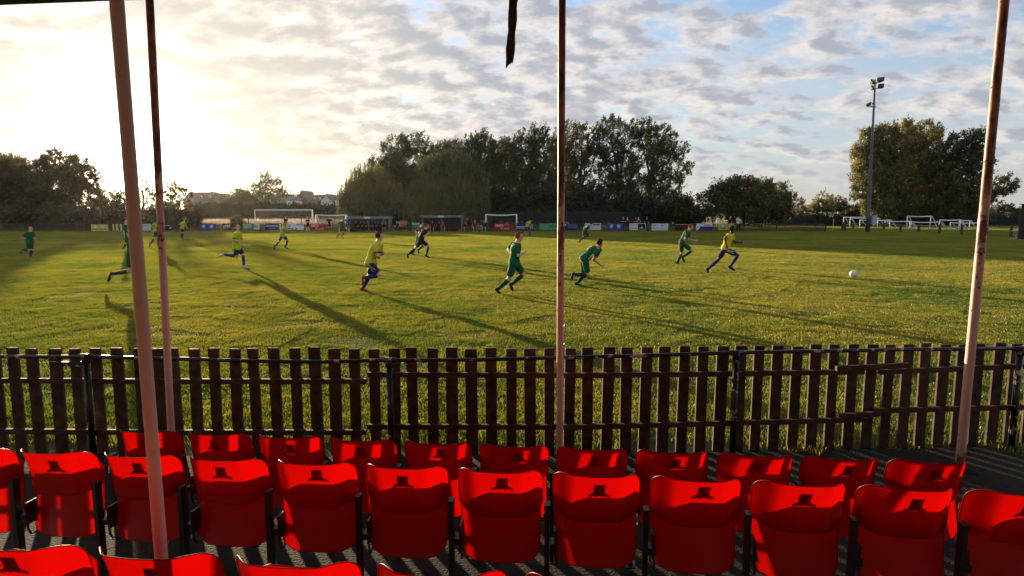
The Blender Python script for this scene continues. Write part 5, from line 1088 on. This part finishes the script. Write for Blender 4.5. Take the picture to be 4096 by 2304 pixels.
traced('yellow player on the left running with one leg kicked back', (860, 880), 6.9, 1345, dict(head=(635, 200), neck=(635, 310), pelvis=(595, 770), shN=(550, 400), shF=(690, 375), elN=(505, 560), haN=(745, 620), elF=(700, 530), haF=(780, 520), hipN=(565, 800), hipF=(660, 800), knN=(595, 1005), anN=(250, 950), toN=(105, 1015), knF=(770, 950), anF=(800, 1265), toF=(945, 1325)), (.9, -.4, -.02), K(YEL, boots=(185, 185, 190), shirt=(185, 205, 45), hair='ginger'))
traced('referee in black running with a green player behind him', (1610, 880), 8.525, 1305, dict(head=(845, 215), neck=(785, 300), pelvis=(630, 685), shN=(745, 365), shF=(690, 340), elN=(745, 560), haN=(900, 455), elF=(570, 420), haF=(595, 560), hipN=(615, 730), hipF=(665, 720), knN=(445, 955), anN=(195, 1180), toN=(195, 1295), knF=(885, 890), anF=(810, 1195), toF=(915, 1275)), (1, .1, -.1), K(YEL, shirt=(16, 16, 18), shorts=(16, 16, 18), socks=(16, 16, 18), boots=(20, 20, 24), trim=None, stripe=None))
traced('green player half hidden behind the running referee', (1610, 880), 8.525, 1200, dict(head=(665, 130), neck=(640, 230), pelvis=(560, 620), shN=(590, 295), shF=(690, 285), elN=(435, 390), haN=(570, 570), elF=(720, 450), haF=(780, 500), hipN=(540, 650), hipF=(600, 650), knN=(445, 945), anN=(345, 1130), toN=(425, 1188), knF=(720, 870), anF=(550, 1010), toF=(560, 1140)), (1, .1, -.05), K(GRN, num=None))
traced('yellow player striding in front of the far goal', (1080, 870), 10.356, 1320, dict(head=(650, 220), neck=(605, 320), pelvis=(495, 745), shN=(575, 385), shF=(640, 360), elN=(560, 560), haN=(705, 555), elF=(620, 590), haF=(690, 665), hipN=(470, 775), hipF=(540, 770), knN=(375, 985), anN=(190, 1210), toN=(180, 1310), knF=(735, 935), anF=(640, 1190), toF=(725, 1290)), (1, -.1, -.05), K(YEL, shirt=(175, 205, 50), hair='black', skin='tan'))
traced('green player jogging at the far left against dark trees', (70, 890), 9.66, 1375, dict(head=(510, 230), neck=(495, 335), pelvis=(470, 780), shN=(370, 420), shF=(590, 400), elN=(215, 590), haN=(450, 690), elF=(640, 600), haF=(690, 650), hipN=(430, 810), hipF=(510, 810), knN=(440, 1055), anN=(240, 1055), toN=(105, 1180), knF=(540, 1060), anF=(510, 1310), toF=(600, 1365)), (.7, -.7, -.05), K(GRN, num=None, boots=(130, 70, 70)))
traced('green player hidden behind the thick pole further up the pitch', (470, 870), 10.35, 1345, dict(head=(345, 150), neck=(340, 260), pelvis=(420, 770), shN=(290, 340), shF=(420, 330), elN=(265, 560), haN=(300, 790), elF=(520, 520), haF=(620, 640), hipN=(390, 800), hipF=(460, 800), knN=(350, 1080), anN=(270, 1230), toN=(220, 1290), knF=(700, 1020), anF=(560, 1240), toF=(660, 1330)), (1, -.1, -.05), K(GRN, num=None))
traced('near green player hidden by the thick pole, only a kicked back leg showing', (410, 1000), 7.245, 1085, dict(head=(860, -640), neck=(870, -500), pelvis=(885, 110), shN=(850, -420), shF=(920, -420), elN=(860, -180), haN=(960, -260), elF=(980, -160), haF=(1020, -270), hipN=(825, 150), hipF=(890, 150), knN=(780, 605), anN=(300, 690), toN=(165, 900), knF=(1000, 480), anF=(1080, 930), toF=(1255, 1058)), (1, .1, -.05), K(GRN, num=None, boots=(60, 30, 36)))
traced('yellow player with hand on hip half hidden behind the thin left pole', (570, 870), 11.15, 1325, dict(head=(690, 130), neck=(650, 220), pelvis=(590, 600), shN=(530, 275), shF=(700, 280), elN=(375, 350), haN=(510, 520), elF=(770, 420), haF=(700, 540), hipN=(560, 640), hipF=(640, 640), knN=(520, 930), anN=(330, 1210), toN=(325, 1310), knF=(690, 930), anF=(690, 1200), toF=(790, 1270)), (1, -.3, -.15), K(YEL, shirt=(165, 185, 45)))
traced('yellow player standing in front of a dark figure at the far left', (700, 860), 13.17, 1265, dict(head=(490, 250), neck=(475, 350), pelvis=(370, 680), shN=(350, 415), shF=(540, 420), elN=(235, 490), haN=(430, 560), elF=(560, 560), haF=(650, 700), hipN=(330, 710), hipF=(410, 710), knN=(350, 940), anN=(335, 1190), toN=(400, 1255), knF=(430, 940), anF=(370, 1190), toF=(430, 1245)), (.9, -.5, -.15), K(YEL, shirt=(165, 200, 45)))
traced('green player facing right in front of the man in blue', (1320, 855), 13.17, 1320, dict(head=(640, 290), neck=(610, 395), pelvis=(610, 690), shN=(510, 470), shF=(700, 450), elN=(430, 580), haN=(570, 610), elF=(730, 560), haF=(640, 610), hipN=(560, 740), hipF=(660, 740), knN=(520, 1000), anN=(370, 1220), toN=(420, 1305), knF=(740, 980), anF=(625, 1180), toF=(700, 1300)), (.9, -.4, -.05), K(GRN, num=None, hair='blond', boots=(60, 30, 28)))
traced('yellow player leaping on one leg before the MASON banner', (2070, 865), 16.1, 1290, dict(head=(935, 260), neck=(840, 310), pelvis=(600, 640), shN=(650, 400), shF=(790, 340), elN=(535, 480), haN=(560, 590), elF=(890, 520), haF=(1080, 600), hipN=(560, 690), hipF=(640, 680), knN=(470, 850), anN=(385, 985), toN=(280, 1045), knF=(820, 860), anF=(790, 1220), toF=(925, 1278)), (.95, .1, -.5), K(YEL, skin='tan', hair='black', shirt=(195, 200, 40)))
traced('green player sprinting low at the far side right of the middle pole', (2300, 880), 14.49, 1315, dict(head=(950, 250), neck=(850, 290), pelvis=(560, 690), shN=(790, 380), shF=(710, 290), elN=(830, 560), haN=(1015, 450), elF=(575, 380), haF=(490, 490), hipN=(530, 740), hipF=(600, 730), knN=(495, 960), anN=(270, 1220), toN=(330, 1308), knF=(850, 910), anF=(600, 960), toF=(540, 1040)), (.95, .1, -.35), K(GRN, num='9'))

# canonical poses for people who stand or sit
def person_at(label, px_, Y, z0, h, pose, face, kit, group):
    g = atY(px_, 920, Y); B0 = V((g.x, Y, z0)); k = h/1.78; f = V((math.sin(face), -math.cos(face), 0)); r = V((-f.y, f.x, 0))*-1   # r: the person's right
    r = f.cross(V((0, 0, 1)))
    def P(side, fw, up): return B0+(r*side+f*fw+V((0, 0, up)))*k
    J = {}
    if pose.startswith('sit'):
        J['pelvis'] = P(0, 0, .52); J['neck'] = P(0, .05, 1.03); J['head'] = P(0, .09, 1.20)
        for s, g_ in (('R', 1), ('L', -1)):
            J['sh'+s] = P(.18*g_, .04, .97); J['hip'+s] = P(.10*g_, .03, .48); J['kn'+s] = P(.19*g_, .46, .50); J['an'+s] = P(.20*g_, .44, .10); J['to'+s] = P(.23*g_, .60, .05); J['el'+s] = P(.27*g_, .16, .72); J['ha'+s] = P(.20*g_, .40, .60)
            if pose == 'sit_pray': J['el'+s] = P(.22*g_, .36, .62); J['ha'+s] = P(.03*g_, .30, .93)
            if pose == 'sit_hands_head': J['el'+s] = P(.40*g_, .02, 1.18); J['ha'+s] = P(.10*g_, .02, 1.30)
        if pose == 'sit_pray': J['neck'] = P(0, .20, .98); J['head'] = P(0, .28, 1.12); [J.__setitem__('sh'+s, P(.18*g_, .18, .93)) for s, g_ in (('R', 1), ('L', -1))]
    else:
        ln = .25 if pose == 'lean' else 0
        J['pelvis'] = P(0, 0, .96); J['neck'] = P(0, .02+ln, 1.46-ln*.25); J['head'] = P(0, .05+ln*1.25, 1.64-ln*.3)
        for s, g_ in (('R', 1), ('L', -1)):
            J['sh'+s] = P(.185*g_, ln*.95, 1.41-ln*.25); J['hip'+s] = P(.10*g_, 0, .90); J['kn'+s] = P(.13*g_, .03, .49); J['an'+s] = P(.15*g_, -.02, .09); J['to'+s] = P(.19*g_, .15, .04)
            J['el'+s] = P(.25*g_, -.03+ln*.7, 1.12-ln*.2); J['ha'+s] = P(.24*g_, .08+ln*.9, .85-ln*.1)
            if pose == 'crossed': J['el'+s] = P(.27*g_, .08, 1.14); J['ha'+s] = P(-.07*g_, .22, 1.18+.03*g_)
            if pose == 'hips': J['el'+s] = P(.38*g_, -.06, 1.14); J['ha'+s] = P(.18*g_, .04, 1.00)
            if pose == 'clap': J['el'+s] = P(.26*g_, .14, 1.15); J['ha'+s] = P(.03*g_, .30, 1.42 if g_ > 0 else 1.40)
            if pose == 'point': J['el'+s] = P(.25*g_, .16, 1.16); J['ha'+s] = P(.15*g_, .42, 1.2 if g_ > 0 else 1.1)
    J['face'] = f+V((0, 0, -.05)); return body(label, J, kit, .016, group)
def kk(shirt, shorts, skin='fair', hair='brown', leg=1.5, boots=(25, 25, 28), socks=None, sleeve=.62): return dict(shirt=shirt, shorts=shorts, skin=skin, hair=hair, leg=leg, boots=boots, socks=socks, sleeve=sleeve)
DK = (20, 20, 23); ST = 'staff and substitutes by the dugouts'; SP = 'spectators behind the far fence'
A = person_at; Yf = YF-1.0
A('man in black with pale cap and crossed arms left of the red SRD banner', 1232, Yf, 0, 1.84, 'crossed', -.2, kk(DK, DK, hair='white', leg=.62, socks=(215, 215, 220)), ST)
A('man in black shorts standing before the small goal left of the dugouts', 1318, Yf, 0, 1.9, 'hips', .1, kk(DK, DK, leg=.62, socks=DK), ST)
A('man in bright blue shirt with hands on hips seen from behind', 1390, Yf, 0, 1.86, 'hips', math.pi+.2, kk((40, 70, 170), DK, hair='grey', leg=.62, socks=(220, 220, 225), boots=(210, 210, 215)), ST)
zb = 0.0; Yb = YF-.05
for i, (x, c, h, p, lab) in enumerate(((1425, (30, 34, 50), 'brown', 'sit', 'dark clothed person seated leftmost in the left dugout'), (1444, (24, 26, 34), 'black', 'sit', 'dark clothed person second from the left in the left dugout'), (1457, (40, 40, 44), 'brown', 'sit', 'grey clothed person third from the left in the left dugout'), (1472, (26, 28, 30), 'blond', 'sit', 'person in the left dugout just left of the one in red'),
        (1477, (110, 22, 26), 'brown', 'sit', 'red shirted person seated at the centre post of the left dugout'), (1502, (28, 34, 70), 'black', 'sit', 'navy clothed person seated right of the centre post of the left dugout'), (1514, (26, 30, 60), 'brown', 'sit', 'navy clothed person with white boots seated in the left dugout'))):
    A(lab, x, Yb if i != 3 else Yb+.1, 0, 1.8, p, .1*(i % 3-1), kk(c, DK, hair=h, boots=(215, 215, 220) if i > 3 else DK, leg=1.5), ST)
A('person in pale grey shirt standing at the right end of the left dugout', 1536, YF-.9, 0, 1.72, 'stand', .3, kk((105, 112, 130), DK, hair='black', leg=.62), ST)
def chair(px_, Y, lab):
    g = atY(px_, 920, Y); t = thing('plastic_chair', lab, 'chair', (g.x, Y, 0), 0, 'chairs beside the dugouts'); m_ = plain((30, 32, 38))
    mb = MB(); mb.box((-.21, -.2, .41), (.21, .2, .44)); mb.build('seat', m_, t); mb = MB(); mb.box((-.21, .19, .445), (.21, .22, .85)); mb.build('backrest', m_, t)
    for x in (-.19, .17):
        for y in (-.19, .16): mb = MB(); mb.box((x, y, 0), (x+.025, y+.025, .409)); mb.build('leg', m_, t)
for x, lab in ((1587, 'chair under the person in navy right of the left dugout'), (1611, 'chair under the man in orange'), (1900, 'chair under the seated man in red'), (1936, 'chair under the man with hands on his head')): chair(x, Yf, lab)
A('person in dark navy seated between the left dugout and the man in orange', 1587, Yf, 0, 1.8, 'sit', .4, kk((26, 30, 58), DK, hair='black'), ST)
A('man in orange bib seated with hands behind his head', 1611, Yf, 0, 1.85, 'sit_hands_head', .1, kk((225, 80, 25), (32, 34, 45), hair='blond', skin='fair'), ST)
A('red shirted man seated leftmost in the right dugout', 1730, Yb, 0, 1.85, 'sit', 0, kk((130, 18, 28), DK, leg=.62, socks=None, boots=(215, 215, 220)), ST)
A('red shirted man seated second from the left in the right dugout', 1757, Yb, 0, 1.8, 'sit', -.1, kk((115, 16, 26), DK, hair='black'), ST)
A('man in black seated with hands pressed together in the right dugout', 1774, Yb-.35, 0, 1.85, 'sit_pray', 0, kk(DK, DK, leg=.62, boots=(220, 220, 222), skin='fair'), ST)
A('red shirted man standing bent forward at the right end of the right dugout', 1858, Yf-.2, 0, 1.85, 'lean', math.pi/2, kk((165, 20, 35), DK, leg=.62, hair='ginger', boots=(60, 65, 80)), ST)
A('red shirted man seated right of the right dugout', 1900, Yf, 0, 1.85, 'sit', .1, kk((150, 20, 32), DK, leg=.62, hair='white', boots=(215, 215, 215)), ST)
A('man in black seated with both hands on his head', 1936, Yf, 0, 1.85, 'sit_hands_head', 0, kk(DK, (120, 118, 130), leg=.62, boots=(220, 220, 222)), ST)
Ys = YF+1.2
for x, c, h, p, fc, sk, lab in ((2491, DK, 'grey', 'point', .3, 'fair', 'dark shirted spectator leftmost above the fence with arms on the rail'), (2508, (24, 22, 24), 'brown', 'clap', .2, 'fair', 'dark shirted spectator clapping with raised hands'), (2542, (22, 26, 34), 'black', 'point', .2, 'tan', 'dark shirted spectator beside the one in grey blue'),
        (2552, (70, 80, 110), 'brown', 'clap', .1, 'fair', 'grey blue shirted spectator above the white banner'), (2586, DK, 'grey', 'stand', 0, 'fair', 'dark shirted spectator standing alone above the dark banner half'), (2918, (22, 22, 24), 'brown', 'stand', 0, 'fair', 'dark clothed spectator beside the one in white')):
    A(lab, x, Ys, 0, 1.86, p, fc, kk(c, DK, hair=h, skin=sk), SP)
A('spectator in white shirt standing behind the yellow banner', 2952, YF-.8, 0, 1.95, 'stand', .2, kk((215, 218, 228), DK, hair='black', skin='tan'), SP)
A('dark clothed person standing behind the yellow player at the far left', 745, YF-.9, 0, 1.9, 'point', .3, kk((30, 26, 26), DK, hair='grey'), SP)
A('dark clothed person standing behind the far goal net', 1145, YF+3, 0, 1.95, 'stand', 0, kk((60, 34, 32), (40, 26, 26)), SP)
# ------------------------------------------------------------------ evening air
def haze():
    mb = MB(); mb.box((-6200, -60, -1.2), (6200, 7200, 75)); o = mb.build('haze', None)
    m = bpy.data.materials.new('haze'); m.use_nodes = True; nt = m.node_tree; nt.nodes.clear()
    out = nd(nt, 'ShaderNodeOutputMaterial'); v = nd(nt, 'ShaderNodeVolumePrincipled'); v.inputs['Density'].default_value = HAZE; v.inputs['Anisotropy'].default_value = .72
    v.inputs['Color'].default_value = (.97, .95, .92, 1); nt.links.new(v.outputs[0], out.inputs['Volume']); o.data.materials.append(m)
    tag(o, 'thin warm evening haze in the air', 'haze', kind='stuff')
if HAZE: haze()
